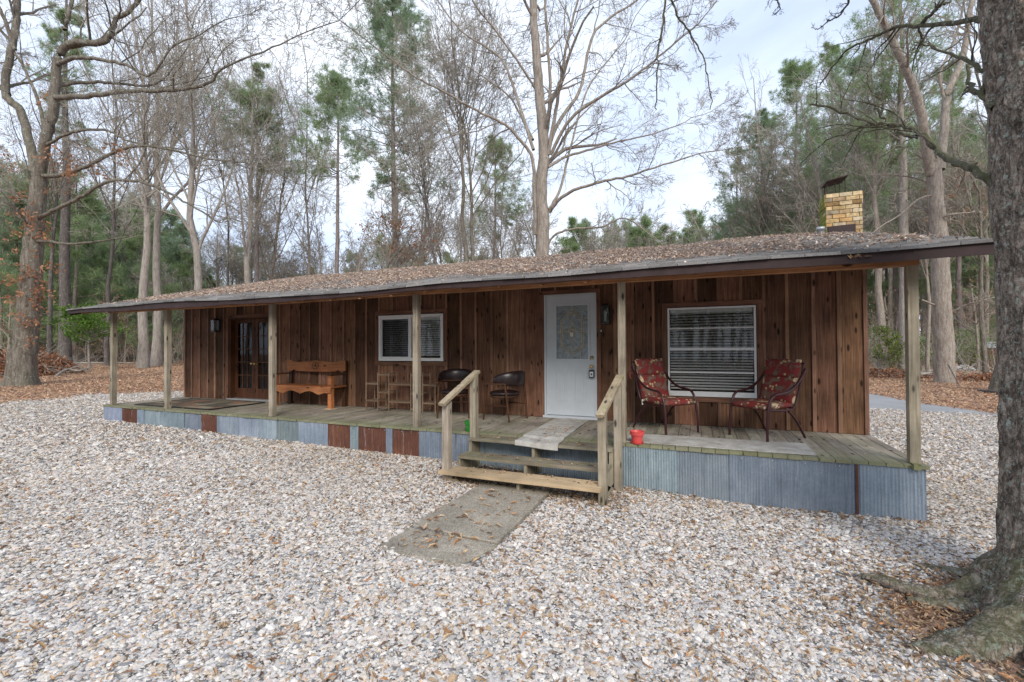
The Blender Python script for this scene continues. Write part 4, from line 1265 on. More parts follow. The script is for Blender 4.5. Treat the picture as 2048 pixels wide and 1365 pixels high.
def pot(loc, mat, lab, s=1.0, name='flower_pot'):
    p = thing(name, loc, lab, 'flower pot')
    b = MB(); b.lathe(0, 0, [(0, .012), (.060 * s, .012), (.076 * s, .112 * s), (.088 * s, .112 * s), (.092 * s, .16 * s), (.084 * s, .16 * s), (.07 * s, .12 * s)], 28); b.build('pot', mat, p, smooth=False, local=True)
    b = MB(); b.lathe(0, 0, [(0, .002), (.07 * s, .002), (.082 * s, .022 * s), (.076 * s, .022 * s), (.066 * s, .010), (0, .010)], 28); b.build('saucer', mat, p, local=True)
    b = MB(); b.lathe(0, 0, [(0, .115 * s), (.069 * s, .11 * s)], 20); b.build('soil', MAT['soil'], p, local=True)
    return p


pot((-2.70, .055, .0), MAT['redpot'], 'empty coral red plastic pot and saucer at the porch edge right of the steps', .98)
pot((-5.05, .07, .0), MAT['greenpot'], 'empty green plastic pot at the porch edge behind the left handrail', .92)


def mat_mesh(name, c4, z, mat, th=.008, drape=0, nx=14, ny=30, wav=.003):
    c4 = np.array(c4, float); u = np.linspace(0, 1, nx); v = np.linspace(0, 1, ny); mb = MB(); V = []
    rr = np.random.default_rng(len(name))
    for lay in (0, 1):
        for i in range(nx):
            for j in range(ny):
                p = (c4[0] * (1 - u[i]) + c4[1] * u[i]) * (1 - v[j]) + (c4[3] * (1 - u[i]) + c4[2] * u[i]) * v[j]
                zz = z + wav * (1 + math.sin(u[i] * 7 + v[j] * 11)) + (th if lay else 0)
                yy = p[1]
                if drape and yy < -.292:
                    ov = -.292 - yy; zz -= ov * .93; yy = -.292 - ov * .12 - (.006 if lay else 0); zz -= 0
                elif drape and yy < .0: zz -= .02
                V.append((p[0], yy, zz))
    n_ = nx * ny; F = []
    for i in range(nx - 1):
        for j in range(ny - 1):
            a = i * ny + j; F.append((n_ + a, n_ + a + ny, n_ + a + ny + 1, n_ + a + 1)); F.append((a, a + 1, a + ny + 1, a + ny))
    for i in range(nx - 1): F.append((i * ny, i * ny + ny, n_ + i * ny + ny, n_ + i * ny)); b = i * ny + ny - 1; F.append((b, n_ + b, n_ + b + ny, b + ny))
    for j in range(ny - 1): F.append((j, n_ + j, n_ + j + 1, j + 1)); b = (nx - 1) * ny + j; F.append((b, b + 1, n_ + b + 1, n_ + b))
    mb.raw(V, F); return mb.build(name, mat, smooth=False)


t = NT('pale_runner'); v = t.tex((1, 1, 1))
c = t.ramp(t.noise(v, 5, 6, .7), [(.3, (.30, .27, .235)), (.5, (.44, .42, .385)), (.65, (.55, .54, .51))])
c = t.mix(t.ramp(t.noise(v, 14, 5, .7), [(.6, 0), (.72, .5)]), c, (.28, .22, .17))
t.bump(t.noise(v, 220, 2), .3, .002); MAT['runner'] = t.fin(c, .95, .1)
m1 = mat_mesh('door_runner', [(-4.20, -.37), (-3.62, -.40), (-3.66, 1.60), (-4.21, 1.60)], .003, MAT['runner'], drape=1)
tag(m1, 'dirty white runner mat from the front door down over the top step', 'runner mat')
m2 = mat_mesh('floor_mat', [(-2.87, .09), (-.80, .09), (-.78, .75), (-2.86, .66)], .003, MAT['runner'], wav=.001)
tag(m2, 'long pale strip mat lying along the porch edge before the red chairs', 'floor mat')
t = NT('patterned_rug'); v = t.tex((1, 1, 1)); wv = t.n('ShaderNodeTexVoronoi', distance='CHEBYCHEV'); wv.inputs['Scale'].default_value = 3.2; t.l(v, wv.inputs['Vector'])
c = t.ramp(t.sep(wv.outputs['Color'])[0], [(0, (.16, .13, .09)), (.3, (.30, .13, .08)), (.5, (.36, .31, .22)), (.7, (.05, .045, .04)), (1, (.42, .37, .27))], 'CONSTANT')
c = t.mix(.45, c, t.ramp(t.noise(v, 8, 5, .7), [(.3, (.13, .11, .08)), (.7, (.28, .25, .19))])); MAT['rug'] = t.fin(c, .95, .1)
m3 = mat_mesh('patterned_rug', [(-13.35, .26), (-10.95, .24), (-10.95, 1.45), (-13.35, 1.45)], .003, MAT['rug'], wav=.001, th=.012)
bd_ = MB()
for a_ in ((-13.37, -10.93, .22, .265), (-13.37, -10.93, 1.43, 1.47), (-13.37, -13.33, .266, 1.429), (-10.97, -10.93, .266, 1.429)): bd_.box(*a_, .002, .022)
bd_.build('rug_border', MAT['black'], m3)
tag(m3, 'worn patterned outdoor rug in front of the french doors', 'rug')


def lantern(x, z, lab):
    l = thing('wall_lantern', (x, D - .03, z), lab, 'wall lantern', 'black wall lanterns beside the doors')
    b = MB(); b.box(-.045, .045, -.01, .027, -.10, .14); b.build('backplate', MAT['black'], l, local=True)
    b = MB(); w_ = .065
    for sx in (-1, 1):
        for yy in (-.145, -.015): b.box(sx * w_ - .006, sx * w_ + .006, yy, yy + .012, -.14, .13)
    b.box(-w_ - .01, w_ + .01, -.15, .0, .13, .145); b.box(-w_ - .01, w_ + .01, -.15, .0, -.155, -.14)
    b.hexa([(-w_, -.14, .1455), (w_, -.14, .1455), (-w_, -.01, .1455), (w_, -.01, .1455), (-.03, -.10, .175), (.03, -.10, .175), (-.03, -.05, .175), (.03, -.05, .175)]); b.build('frame', MAT['black'], l, local=True)
    b = MB(); b.raw([(-w_, -.139, -.14), (w_, -.139, -.14), (w_, -.139, .13), (-w_, -.139, .13)], [(0, 1, 2, 3)])
    for sx in (-1, 1): b.raw([(sx * w_, -.135, -.14), (sx * w_, -.015, -.14), (sx * w_, -.015, .13), (sx * w_, -.135, .13)], [(0, 1, 2, 3)])
    b.build('glass', MAT['glass'], l, local=True)
    b = MB(); b.lathe(0, -.08, [(0, -.12), (.028, -.12), (.026, .0), (.03, .05), (.012, .09), (0, .10)], 14); b.build('bulb', MAT['greymetal'], l, smooth=True, local=True)
    return l


lantern(-3.375, 1.73, 'black glass sided wall lantern right of the white door')
lantern(-12.81, 1.78, 'black glass sided wall lantern left of the french doors')
db = MB(); db.box(-3.475, -3.445, D - .038, D - .0255, 1.44, 1.52); o = db.build('doorbell', MAT['black']); tag(o, 'small black doorbell on the trim right of the white door', 'doorbell')
db = MB(); db.box(-3.466, -3.454, D - .042, D - .0385, 1.46, 1.49); db.build('button', MAT['whitealu'], o)
lb = thing('lock_box', (-3.62, D - .05, .80), 'black and silver key lockbox hanging from the front door knob', 'lockbox')
b = MB(); b.box(-.04, .04, -.02, .02, -.10, .03); b.build('body', MAT['black'], lb, local=True)
b = MB(); b.box(-.03, .03, -.024, -.0202, -.085, .0); b.build('faceplate', MAT['silver'], lb, local=True)
b = MB(); b.tube(spline([(-.025, 0, .03), (-.025, 0, .09), (0, 0, .115), (.025, 0, .09), (.025, 0, .03)], 14), .005, 6); b.build('shackle', MAT['silver'], lb, local=True)
b = MB(); b.box(-.012, .012, -.027, -.0242, -.055, -.03); b.build('dial', MAT['black'], lb, local=True)
rr = np.random.default_rng(4)
x = rr.uniform(-4.15, -3.7, 70); y = rr.uniform(-.25, .9, 70)
o = leaves('deck_leaves', x, y, np.where(y < 0, -.008, .017), rr.uniform(.02, .05, 70), rr, flat=.15); o['label'] = 'crumbled leaves on the pale runner mat and porch boards'
x = rr.uniform(-4.85, -3.05, 150); y = rr.choice([-.7, -.43, -.15], 150) + rr.uniform(-.09, .09, 150); zz = np.where(y < -.6, -.318, np.where(y < -.3, -.188, -.014))
o = leaves('step_leaves', x, y, zz, rr.uniform(.02, .06, 150), rr, flat=.15); o['label'] = 'scattered leaf bits lying on the step treads'
x = rr.uniform(-14, .1, 420); y = rr.uniform(0.02, 1.68, 420)
o = leaves('deck_leaves', x, y, np.full(420, .006), rr.uniform(.015, .04, 420), rr, flat=.15); o['label'] = 'sparse leaf crumbs scattered over the porch boards'
# leaf cluster caught on the fascia
x = rr.uniform(-.62, -.42, 9); o = leaves('caught_leaves', x, np.full(9, -.365), 2.07 + .02 * rr.random(9), rr.uniform(.04, .08, 9), rr, flat=.8)
o['label'] = 'few orange leaves caught on the fascia near the right end'
# ---------------------------------------------------------------- trees
UPV = np.array([0, 0, 1.0])


def nrm(a): return a / (np.linalg.norm(a, axis=-1, keepdims=True) + 1e-9)


def grow(P0, Dv, L, n, wob, trop, rng):
    N = len(P0); P = np.zeros((N, n, 3)); P[:, 0] = P0; d = nrm(Dv)
    st_ = (L / (n - 1))[:, None]
    for i in range(1, n):
        d = nrm(d + wob * rng.normal(size=(N, 3)) + trop * UPV)
        P[:, i] = P[:, i - 1] + d * st_
    return P


def spawn(P, Rr, L, k, ang, tmin, ratio, rng, shrink=.55, rmul=.62, tmax=1.0):
    N, n = P.shape[:2]
    tt = tmin + (tmax - tmin) * (np.arange(k)[None] + rng.random((N, k))) / k
    idx = np.clip(tt * (n - 1), 0, n - 1.001); i = idx.astype(int); f = (idx - i)[..., None]
    a = np.arange(N)[:, None]
    p = P[a, i] * (1 - f) + P[a, i + 1] * f; tg = nrm(P[a, i + 1] - P[a, i])
    r = Rr[a, i] * (1 - f[..., 0]) + Rr[a, i + 1] * f[..., 0]
    rnd = nrm(np.cross(tg, rng.normal(size=tg.shape)))
    an = np.radians(ang) * rng.uniform(.7, 1.3, (N, k))[..., None]
    d = np.cos(an) * tg + np.sin(an) * rnd
    Ln = L[:, None] * ratio * (1 - shrink * (tt - tmin) / (tmax - tmin + 1e-6)) * rng.uniform(.65, 1.25, (N, k))
    return p.reshape(-1, 3), d.reshape(-1, 3), Ln.ravel(), (r * rmul * rng.uniform(.75, 1.1, (N, k))).ravel()


def taper(R, n, end=.35): return R[:, None] * np.linspace(1, end, n)[None]


def tubes(P, Rr, s):
    N, n = P.shape[:2]
    T = nrm(np.gradient(P, axis=1)); ref = np.array([.31, .17, .93])
    A = nrm(np.cross(T, ref)); B = np.cross(T, A); th = np.arange(s) * 2 * PI / s
    V = P[:, :, None] + Rr[:, :, None, None] * (np.cos(th)[None, None, :, None] * A[:, :, None] + np.sin(th)[None, None, :, None] * B[:, :, None])
    i, j = np.meshgrid(np.arange(n - 1), np.arange(s), indexing='ij')
    F = np.stack([i * s + j, i * s + (j + 1) % s, (i + 1) * s + (j + 1) % s, (i + 1) * s + j], -1).reshape(-1, 4)
    FF = F[None] + (np.arange(N) * n * s)[:, None, None]
    return V.reshape(-1, 3), FF.reshape(-1, 4)


def twigs(mb_big, mb_small, P, Rr, L, lv, rng, rmin=.006):
    """recursive branching below an array of limbs. lv: list of (k,ang,tmin,ratio,n,wob,trop,sides)"""
    for q, (k, ang, tmin, ratio, n, wob, trop, s) in enumerate(lv):
        p, d, L, r = spawn(P, Rr, L, k, ang, tmin, ratio, rng)
        r = np.maximum(r, rmin); P = grow(p, d, L, n, wob, trop, rng); Rr = np.maximum(taper(r, n, .3), rmin * .6)
        V, F = tubes(P, Rr, s); (mb_big if s >= 5 else mb_small).raw(V, F)
    return P


def leafclump(C, n, spread, size, rng, droop=.3):
    """small leaf quads around centres C"""
    N = len(C) * n
    c = np.repeat(C, n, 0) + rng.normal(size=(N, 3)) * spread
    u = nrm(rng.normal(size=(N, 3)) + np.array([0, 0, -droop])); v_ = nrm(np.cross(u, rng.normal(size=(N, 3)))); s = size * rng.uniform(.6, 1.3, (N, 1))
    V = np.stack([c, c + u * s * .5 + v_ * s * .28, c + u * s, c + u * s * .5 - v_ * s * .28], 1).reshape(-1, 3)
    F = np.arange(N * 4).reshape(-1, 4); col = np.repeat(rng.random((len(C), 1)), n, 0) * .6 + rng.random((N, 1)) * .4
    return V, F, np.repeat(col, 3, 1)


def needles(C, Dv, n, ln, w_, rng):
    N = len(C) * n; c = np.repeat(C, n, 0); d = np.repeat(Dv, n, 0)
    u = nrm(nrm(rng.normal(size=(N, 3))) * .95 + nrm(d) * .55 + np.array([0, 0, .12])); v_ = nrm(np.cross(u, rng.normal(size=(N, 3))))
    l_ = ln * rng.uniform(.6, 1.2, (N, 1))
    V = np.stack([c - v_ * w_ / 2 + u * .01, c + v_ * w_ / 2 + u * .01, c + u * l_], 1).reshape(-1, 3)
    F = np.arange(N * 3).reshape(-1, 3); col = np.repeat(rng.random((len(C), 1)), n, 0) * .65 + rng.random((N, 1)) * .35
    return V, F, np.repeat(col, 3, 1)


def pine(name, loc, H, r0, crown, cw, label, rng, group=None, mat='needle', barkm='bark_pine', nb=34, dead=6, nscale=1.0, lean=0., tuft=9, cat='pine tree', density=1.0):
    """crown: fraction of height where the live crown begins; cw: crown half width"""
    t_ = thing(name, loc, label, cat, group)
    n = 12; z = np.linspace(-.3, H, n); wx = np.cumsum(rng.normal(0, .045, n)) * H / 20 + lean * z; wy = np.cumsum(rng.normal(0, .045, n)) * H / 20
    P = np.stack([wx - wx[0], wy - wy[0], z], 1); R_ = r0 * (1 - .82 * np.linspace(0, 1, n) ** 1.2); R_[0] *= 1.25
    tr = MB(); V, F = tubes(P[None], R_[None], 9); tr.raw(V, F)
    # live branches
    hb = crown + (1 - crown) * np.sort(rng.random(nb)) ** .9; f = (hb - crown) / (1 - crown)
    L = cw * (np.sin(np.clip(f * .86 + .14, 0, 1) * PI) ** .6 * .75 + .25) * rng.uniform(.4, 1.25, nb) * (1 - .35 * f)
    az_ = rng.random(nb) * 6.28; el_ = np.radians(-5 + 45 * f + rng.normal(0, 12, nb))
    d = np.stack([np.cos(az_) * np.cos(el_), np.sin(az_) * np.cos(el_), np.sin(el_)], 1)
    ip = lambda h: np.stack([np.interp(h * (H + .3) - .3, z, P[:, k]) for k in range(3)], 1)
    Pb = grow(ip(hb), d, L, 7, .13, .05, rng); Rb = taper(np.maximum(r0 * .16 * (1.1 - f), .012), 7, .3)
    V, F = tubes(Pb, Rb, 4); tr.raw(V, F)
    if dead:
        hd = crown * rng.uniform(.55, 1, dead); ad = rng.random(dead) * 6.28
        dd = np.stack([np.cos(ad), np.sin(ad), rng.normal(-.05, .2, dead)], 1); Ld = rng.uniform(.4, 1.6, dead) * cw * .5
        Pd = grow(ip(hd), dd, Ld, 6, .18, .02, rng); Rd = taper(np.full(dead, r0 * .10), 6, .3); V, F = tubes(Pd, Rd, 4); tr.raw(V, F)
        p, d2, L2, r2 = spawn(Pd, Rd, Ld, 4, 45, .3, .4, rng); P2 = grow(p, d2, L2, 4, .2, .0, rng); V, F = tubes(P2, taper(np.maximum(r2, .006), 4), 3); tr.raw(V, F)
    cr = MB()
    p, d2, L2, r2 = spawn(Pb, Rb, L, 8, 42, .25, .42, rng); P2 = grow(p, d2, L2, 4, .12, .12, rng)
    V, F = tubes(P2, taper(np.maximum(r2, .006), 4), 3); tr.raw(V, F)
    p3, d3, L3, r3_ = spawn(P2, taper(r2, 4), L2, 5, 46, .15, .7, rng); P3 = grow(p3, d3, L3, 3, .1, .15, rng)
    ends = np.concatenate([P3[:, -1], P3[:, 1], P2[:, -1], Pb[:, -1]]); dirs = np.concatenate([P3[:, -1] - P3[:, 0], P3[:, -1] - P3[:, 0], P2[:, -1] - P2[:, 1], Pb[:, -1] - Pb[:, -2]])
    keep = rng.random(len(ends)) < density
    V, F, c = needles(ends[keep], dirs[keep], max(5, tuft - 2), .24 * nscale, .017 * nscale, rng); cr.raw(V, F, c)
    tr.build('trunk', MAT[barkm], t_, smooth=True, local=True); cr.build('crown', MAT[mat], t_, local=True)
    return t_


def bare(name, loc, H, r0, label, rng, group=None, barkm='bark_pale', fork=.35, spread=28, nl=9, fine=1, leaf=None, leafn=0, lean=0., levels=4, cat='bare tree'):
    t_ = thing(name, loc, label, cat, group)
    n = 9; z = np.linspace(-.25, H * .62, n); wx = np.cumsum(rng.normal(0, .07, n)) * H / 18 + lean * z; wy = np.cumsum(rng.normal(0, .07, n)) * H / 18
    P = np.stack([wx - wx[0], wy - wy[0], z], 1); Rr = r0 * (1 - .6 * np.linspace(0, 1, n)); Rr[0] *= 1.35
    tr = MB(); V, F = tubes(P[None], Rr[None], 10); tr.raw(V, F); tw = MB()
    tmin = fork / .62
    p, d, L, r = spawn(P[None], Rr[None], np.array([H]), nl, spread, tmin, .42, rng, .35, .5)
    # leader continues
    p = np.vstack([p, P[-1:]]); d = np.vstack([d, [P[-1] - P[-2]]]); L = np.append(L, H * .38); r = np.append(r, Rr[-1])
    Pb = grow(p, d, L, 9, .10, .075, rng); Rb = taper(r, 9, .3); V, F = tubes(Pb, Rb, 6); tr.raw(V, F)
    lv = [(8, 40, .12, .52, 7, .14, .05, 4), (6, 42, .12, .56, 5, .16, .02, 3), (5, 38, .15, .62, 4, .15, .02, 3)]
    if levels > 4: lv.append((4, 38, .2, .55, 2, .15, .02, 3))
    Pe = twigs(tr, tw, Pb, Rb, L, lv, rng, rmin=.0055 * fine)
    tr.build('trunk', MAT[barkm], t_, smooth=True, local=True); tw.build('crown', MAT['twig'], t_, local=True)
    if leaf:
        C = Pe[:, -1][rng.random(len(Pe)) < leafn]; m = C[:, 2] < H * .75; C = C[m]
        if len(C): V, F, c = leafclump(C, 5, .10, .13, rng); MB().raw(V, F, c).build('foliage', MAT[leaf], t_, local=True)
    return t_


def base_at(px, dep, dz=0):
    p = at(px, 700, dep); return np.array([p[0], p[1], Gf(p[0], p[1]) - .02 + dz])


def limbs_tree(name, label, loc, specs, dep, barkm, rng, cat='bare tree', tw_lv=None, group=None, leaf=None, leafpts=None, leafsz=.12, jit=.4, twigmat='twig', sides=9, rmin=.006, twstart=.25):
    """specs: list of (polyline [(px,py,ddepth)], w0, w1, twigs?) with widths in metres"""
    t_ = thing(name, tuple(loc), label, cat, group); lo = np.array(loc); tr = MB(); tw = MB()
    for pts, w0, w1, lvn in specs:
        P = np.array([at(a, b, dep + (c if c is not None else 0)) for a, b, *cc in pts for c in [cc[0] if cc else 0]])
        Q = spline(P, max(10, 5 * len(P))) - lo
        Q[1:-1] += rng.normal(0, .012, (len(Q) - 2, 3)) * min(1, w0 * 6)
        n = len(Q); Rr = np.linspace(w0 / 2, w1 / 2, n); V, F = tubes(Q[None], Rr[None], sides if w0 > .12 else 6); tr.raw(V, F)
        if lvn:
            Ls = np.array([np.linalg.norm(np.diff(Q, axis=0), axis=1).sum()])
            k1, ratio = lvn[0], lvn[1]
            # continue the tip
            dtip = nrm((Q[-1] - Q[-3])[None]); Pt = grow(Q[-1:], dtip, Ls * .35 if lvn[2] else Ls * .05 + .05, 9, .14, .03, rng)
            Rt = taper(np.array([w1 / 2]), 9, .3); V, F = tubes(Pt, Rt, 5); tr.raw(V, F)
            QQ = np.concatenate([Q[None, ::max(1, n // 12)], ], 1)
            idx = np.linspace(0, n - 1, 12).astype(int); QQ = np.concatenate([Q[idx], Pt[0, 1:]])[None]; RR = np.concatenate([Rr[idx], Rt[0, 1:]])[None]
            lv = [(int(k1 * 1.4), 48, twstart, ratio * 1.3, 9, .14, .03, 5), (6, 42, .12, .60, 7, .16, .0, 4), (5, 40, .12, .62, 5, .17, -.01, 3), (3, 38, .15, .75, 4, .16, -.02, 3)]
            Pe = twigs(tr, tw, QQ, RR * .8, Ls, lv, rng, rmin)
    trunk = tr.build('trunk', MAT[barkm], t_, smooth=True, local=True); tw.build('crown', MAT[twigmat], t_, local=True)
    if leafpts is not None:
        C = np.vstack([np.array([at(a, b, dep + d_)]) + rng.normal(size=(k, 3)) * s for a, b, d_, k, s in leafpts]) - lo
        V, F, c = leafclump(C, 7, .07, leafsz, rng); MB().raw(V, F, c).build('foliage', MAT[leaf], t_, local=True)
    return t_


rt = np.random.default_rng(21)

# --- big oak on the left
dO = 17.; loc = base_at(45, dO)
oak = [
    ([(42, 790), (50, 700), (60, 600), (66, 500), (72, 440), (80, 350)], .80, .46, None),
    ([(78, 360), (92, 280, -.3), (108, 210, -.4), (113, 140, -.4), (125, 100, -.4), (150, 86, -.5), (200, 86, -.6), (222, 70, -.6), (232, 40, -.6), (262, 20, -.7), (300, -30, -.8)], .36, .11, (9, .28, 1)),
    ([(74, 350), (55, 270, .3), (40, 220, .4), (12, 190, .5), (18, 120, .5), (30, 60, .5), (34, 0, .5), (30, -80, .5)], .30, .20, (8, .25, 1)),
    ([(18, 190, .5), (-20, 150, .8), (-60, 60, 1)], .16, .08, (7, .3, 1)),
    ([(30, 100, .5), (10, 40, .3), (-10, 0, .2)], .14, .10, (5, .3, 1)),
    ([(92, 275, -.3), (75, 200, .2), (45, 130, .4), (30, 108, .5)], .13, .07, (5, .3, 0)),
    ([(112, 130, -.4), (150, 116, -.9), (190, 118, -1.2), (250, 130, -1.6), (300, 150, -2), (345, 95, -2.2), (400, 70, -2.4)], .16, .04, (12, .25, 1)),
    ([(110, 172, -.4), (160, 166, .2), (215, 165, .7), (290, 172, 1.1), (330, 155, 1.3), (375, 95, 1.5)], .15, .04, (12, .25, 1)),
    ([(108, 196, -.4), (150, 194, -1), (210, 188, -1.5), (280, 182, -2), (360, 180, -2.6), (420, 165, -3), (450, 135, -3.3), (560, 90, -3.6)], .20, .04, (14, .22, 1)),
    ([(95, 290, -.3), (130, 270, -.6), (170, 260, -1), (215, 262, -1.3), (250, 280, -1.6), (300, 292, -1.8), (380, 300, -2)], .12, .03, (10, .25, 1)),
    ([(82, 352, 0), (110, 352, -.3), (150, 342, -.7), (190, 325, -1), (240, 300, -1.4), (290, 292, -1.8), (340, 300, -2.2), (410, 316, -2.6), (480, 325, -3)], .17, .04, (12, .22, 1)),
    ([(70, 440, 0), (110, 420, -.4), (160, 395, -.8), (200, 370, -1.1), (245, 360, -1.5), (290, 368, -1.8), (330, 382, -2), (380, 410, -2.2), (425, 437, -2.3)], .15, .05, (10, .22, 0)),
    ([(66, 482, 0), (95, 483, -.4), (130, 488, -.8), (180, 486, -1.2), (225, 478, -1.5), (265, 473, -1.8)], .13, .03, (3, .12, 0)),
    ([(68, 470, 0), (40, 430, -.6), (10, 405, -1), (-40, 390, -1.4)], .10, .04, (6, .3, 1)),
    ([(130, 60, -.4), (140, 20, -.4), (152, -40, -.4)], .16, .10, (6, .3, 1)),
]
lp = [(80, 590, 0, 26, .32), (60, 640, -.3, 10, .2), (75, 540, -.3, 14, .25), (20, 560, -.5, 22, .4), (75, 465, -.3, 20, .3), (55, 420, -.5, 12, .3), (110, 315, -.5, 12, .3), (20, 330, 0, 12, .4), (85, 190, -.5, 6, .3), (240, 310, -1.4, 8, .2), (150, 345, -.8, 8, .2), (200, 350, -1, 5, .2), (60, 680, -.35, 3, .1), (-20, 480, -1, 20, .5)]
o = limbs_tree('oak_tree', 'big mossy oak at far left with long curving limbs and tufts of rusty leaves', loc, oak, dO, 'bark_oak', rt, 'oak tree', leaf='redleaf', leafpts=lp, leafsz=.13)
# flared foot
ft = MB(); th_ = np.arange(20) * 2 * PI / 20; V = []
for z_, f_ in ((-.15, 1.75), (.1, 1.45), (.35, 1.2), (.8, 1.04), (1.4, .98)):
    for q in th_: rr_ = .40 * (1 + (f_ - 1) * (.65 + .35 * math.cos(3 * q + .6))); V.append((rr_ * math.cos(q) - .03, rr_ * math.sin(q), z_))
ft.raw(V, [(i * 20 + j, i * 20 + (j + 1) % 20, (i + 1) * 20 + (j + 1) % 20, (i + 1) * 20 + j) for i in range(4) for j in range(20)])
ft.build('root_flare', MAT['bark_oak'], o, smooth=True, local=True)

# --- central tree behind the roof
dC = 19.; loc = base_at(1085, dC)
cen = [
    ([(1085, 740), (1084, 520), (1086, 440), (1082, 380), (1088, 300), (1080, 200), (1072, 100), (1066, 0), (1064, -120)], .66, .26, (12, .2, 1, 1)),
    ([(1070, 470, -.2), (1068, 400, -.4), (1065, 320, -.5), (1040, 280, -.7), (1010, 250, -.9), (960, 225, -1.2), (900, 190, -1.6), (840, 160, -2), (770, 110, -2.4)], .17, .05, (14, .25, 1, 1)),
    ([(1067, 300, -.2), (1040, 215, .3), (1010, 130, .8), (980, 100, 1.1), (920, 60, 1.4), (860, -20, 1.8)], .14, .05, (12, .25, 1, 1)),
    ([(1066, 280, -.1), (1050, 250, .6), (1020, 195, 1), (975, 160, 1.3), (930, 130, 1.6)], .12, .04, (10, .25, 1, 1)),
    ([(1090, 300), (1100, 200, .4), (1096, 100, .6), (1090, 0, .8), (1088, -80, 1)], .16, .08, (10, .22, 1, 1)),
    ([(1096, 310, -.1), (1112, 220, -.5), (1125, 140, -.8), (1140, 60, -1), (1165, -30, -1.2)], .17, .07, (10, .22, 1, 1)),
    ([(1094, 300, .1), (1120, 240, .6), (1160, 180, 1), (1182, 80, 1.3), (1215, 40, 1.5), (1275, 0, 1.8), (1330, -60, 2)], .18, .06, (12, .22, 1, 1)),
    ([(1100, 310, 0), (1140, 240, -.6), (1200, 195, -1.2), (1260, 160, -1.7), (1310, 120, -2.2), (1370, 70, -2.6)], .15, .05, (14, .24, 1, 1)),
    ([(1096, 335, 0), (1130, 315, .5), (1180, 300, .9), (1230, 285, 1.3), (1300, 270, 1.7), (1370, 245, 2.2)], .13, .04, (14, .24, 1, 1)),
    ([(1098, 425, 0), (1118, 400, -.4), (1150, 380, -.8), (1200, 365, -1.2), (1260, 352, -1.6), (1300, 338, -2), (1390, 310, -2.4)], .16, .05, (14, .22, 1, 1)),
    ([(1098, 420, 0), (1120, 380, .4), (1135, 320, .8), (1150, 260, 1.1), (1180, 170, 1.4), (1250, 80, 1.7)], .13, .05, (12, .22, 1, 1)),
    ([(1090, 500, 0), (1110, 470, -.3), (1150, 458, -.6), (1200, 455, -.9), (1250, 437, -1.2), (1300, 470, -1.5)], .11, .04, (8, .2, 1)),
    ([(1072, 180, 0), (1040, 130, -.5), (990, 60, -.9), (950, 10, -1.2), (930, -50, -1.5)], .10, .05, (10, .25, 1, 1)),
]
limbs_tree('bare_tree', 'large pale tree with a wide fan of bare limbs behind the middle of the roof', loc, cen, dC, 'bark_tan', rt, rmin=.0065)

# --- right tall forked tree
dR = 20.8; loc = base_at(1886, dR)
rg = [
    ([(1888, 775), (1888, 700), (1883, 600), (1880, 500), (1874, 420), (1868, 340)], .80, .56, (4, .1, 0)),
    ([(1862, 350), (1850, 280, -.3), (1838, 210, -.5), (1812, 140, -.8), (1780, 70, -1), (1740, -10, -1.3), (1700, -90, -1.5)], .42, .20, (9, .18, 1)),
    ([(1880, 340), (1888, 270, .3), (1895, 190, .4), (1920, 130, .5), (1935, 60, .6), (1945, -10, .7)], .38, .2, (9, .18, 1)),
    ([(1888, 200, .4), (1880, 150, .3), (1900, 100, .2), (1915, 60, .1), (1925, 20, 0)], .13, .08, (6, .2, 1)),
    ([(1872, 440, 0), (1900, 430, -.5), (1945, 425, -.8)], .12, .07, (5, .3, 1)),
    ([(1866, 390, 0), (1835, 400, -.4), (1800, 430, -.7), (1760, 455, -1), (1720, 490, -1.3)], .10, .04, (8, .3, 1)),
    ([(1902, 625, 0), (1930, 612, -.4), (1955, 604, -.8), (1990, 595, -1.1)], .10, .06, (4, .3, 1)),
    ([(1868, 610, 0), (1850, 603, -.3), (1842, 600, -.5)], .10, .07, None),
    ([(1880, 380, 0), (1840, 360, .5), (1790, 350, .8), (1740, 350, 1)], .09, .03, (10, .3, 1)),
]
o = limbs_tree('bare_tree', 'tall thick tan barked tree forking high above the right end of the roof', loc, rg, dR, 'bark_tan', rt)
def h_for(px, dep, py):
    """real height of a tree whose top reaches that elevation angle"""
    return at(px, py, dep)[2] - base_at(px, dep)[2]


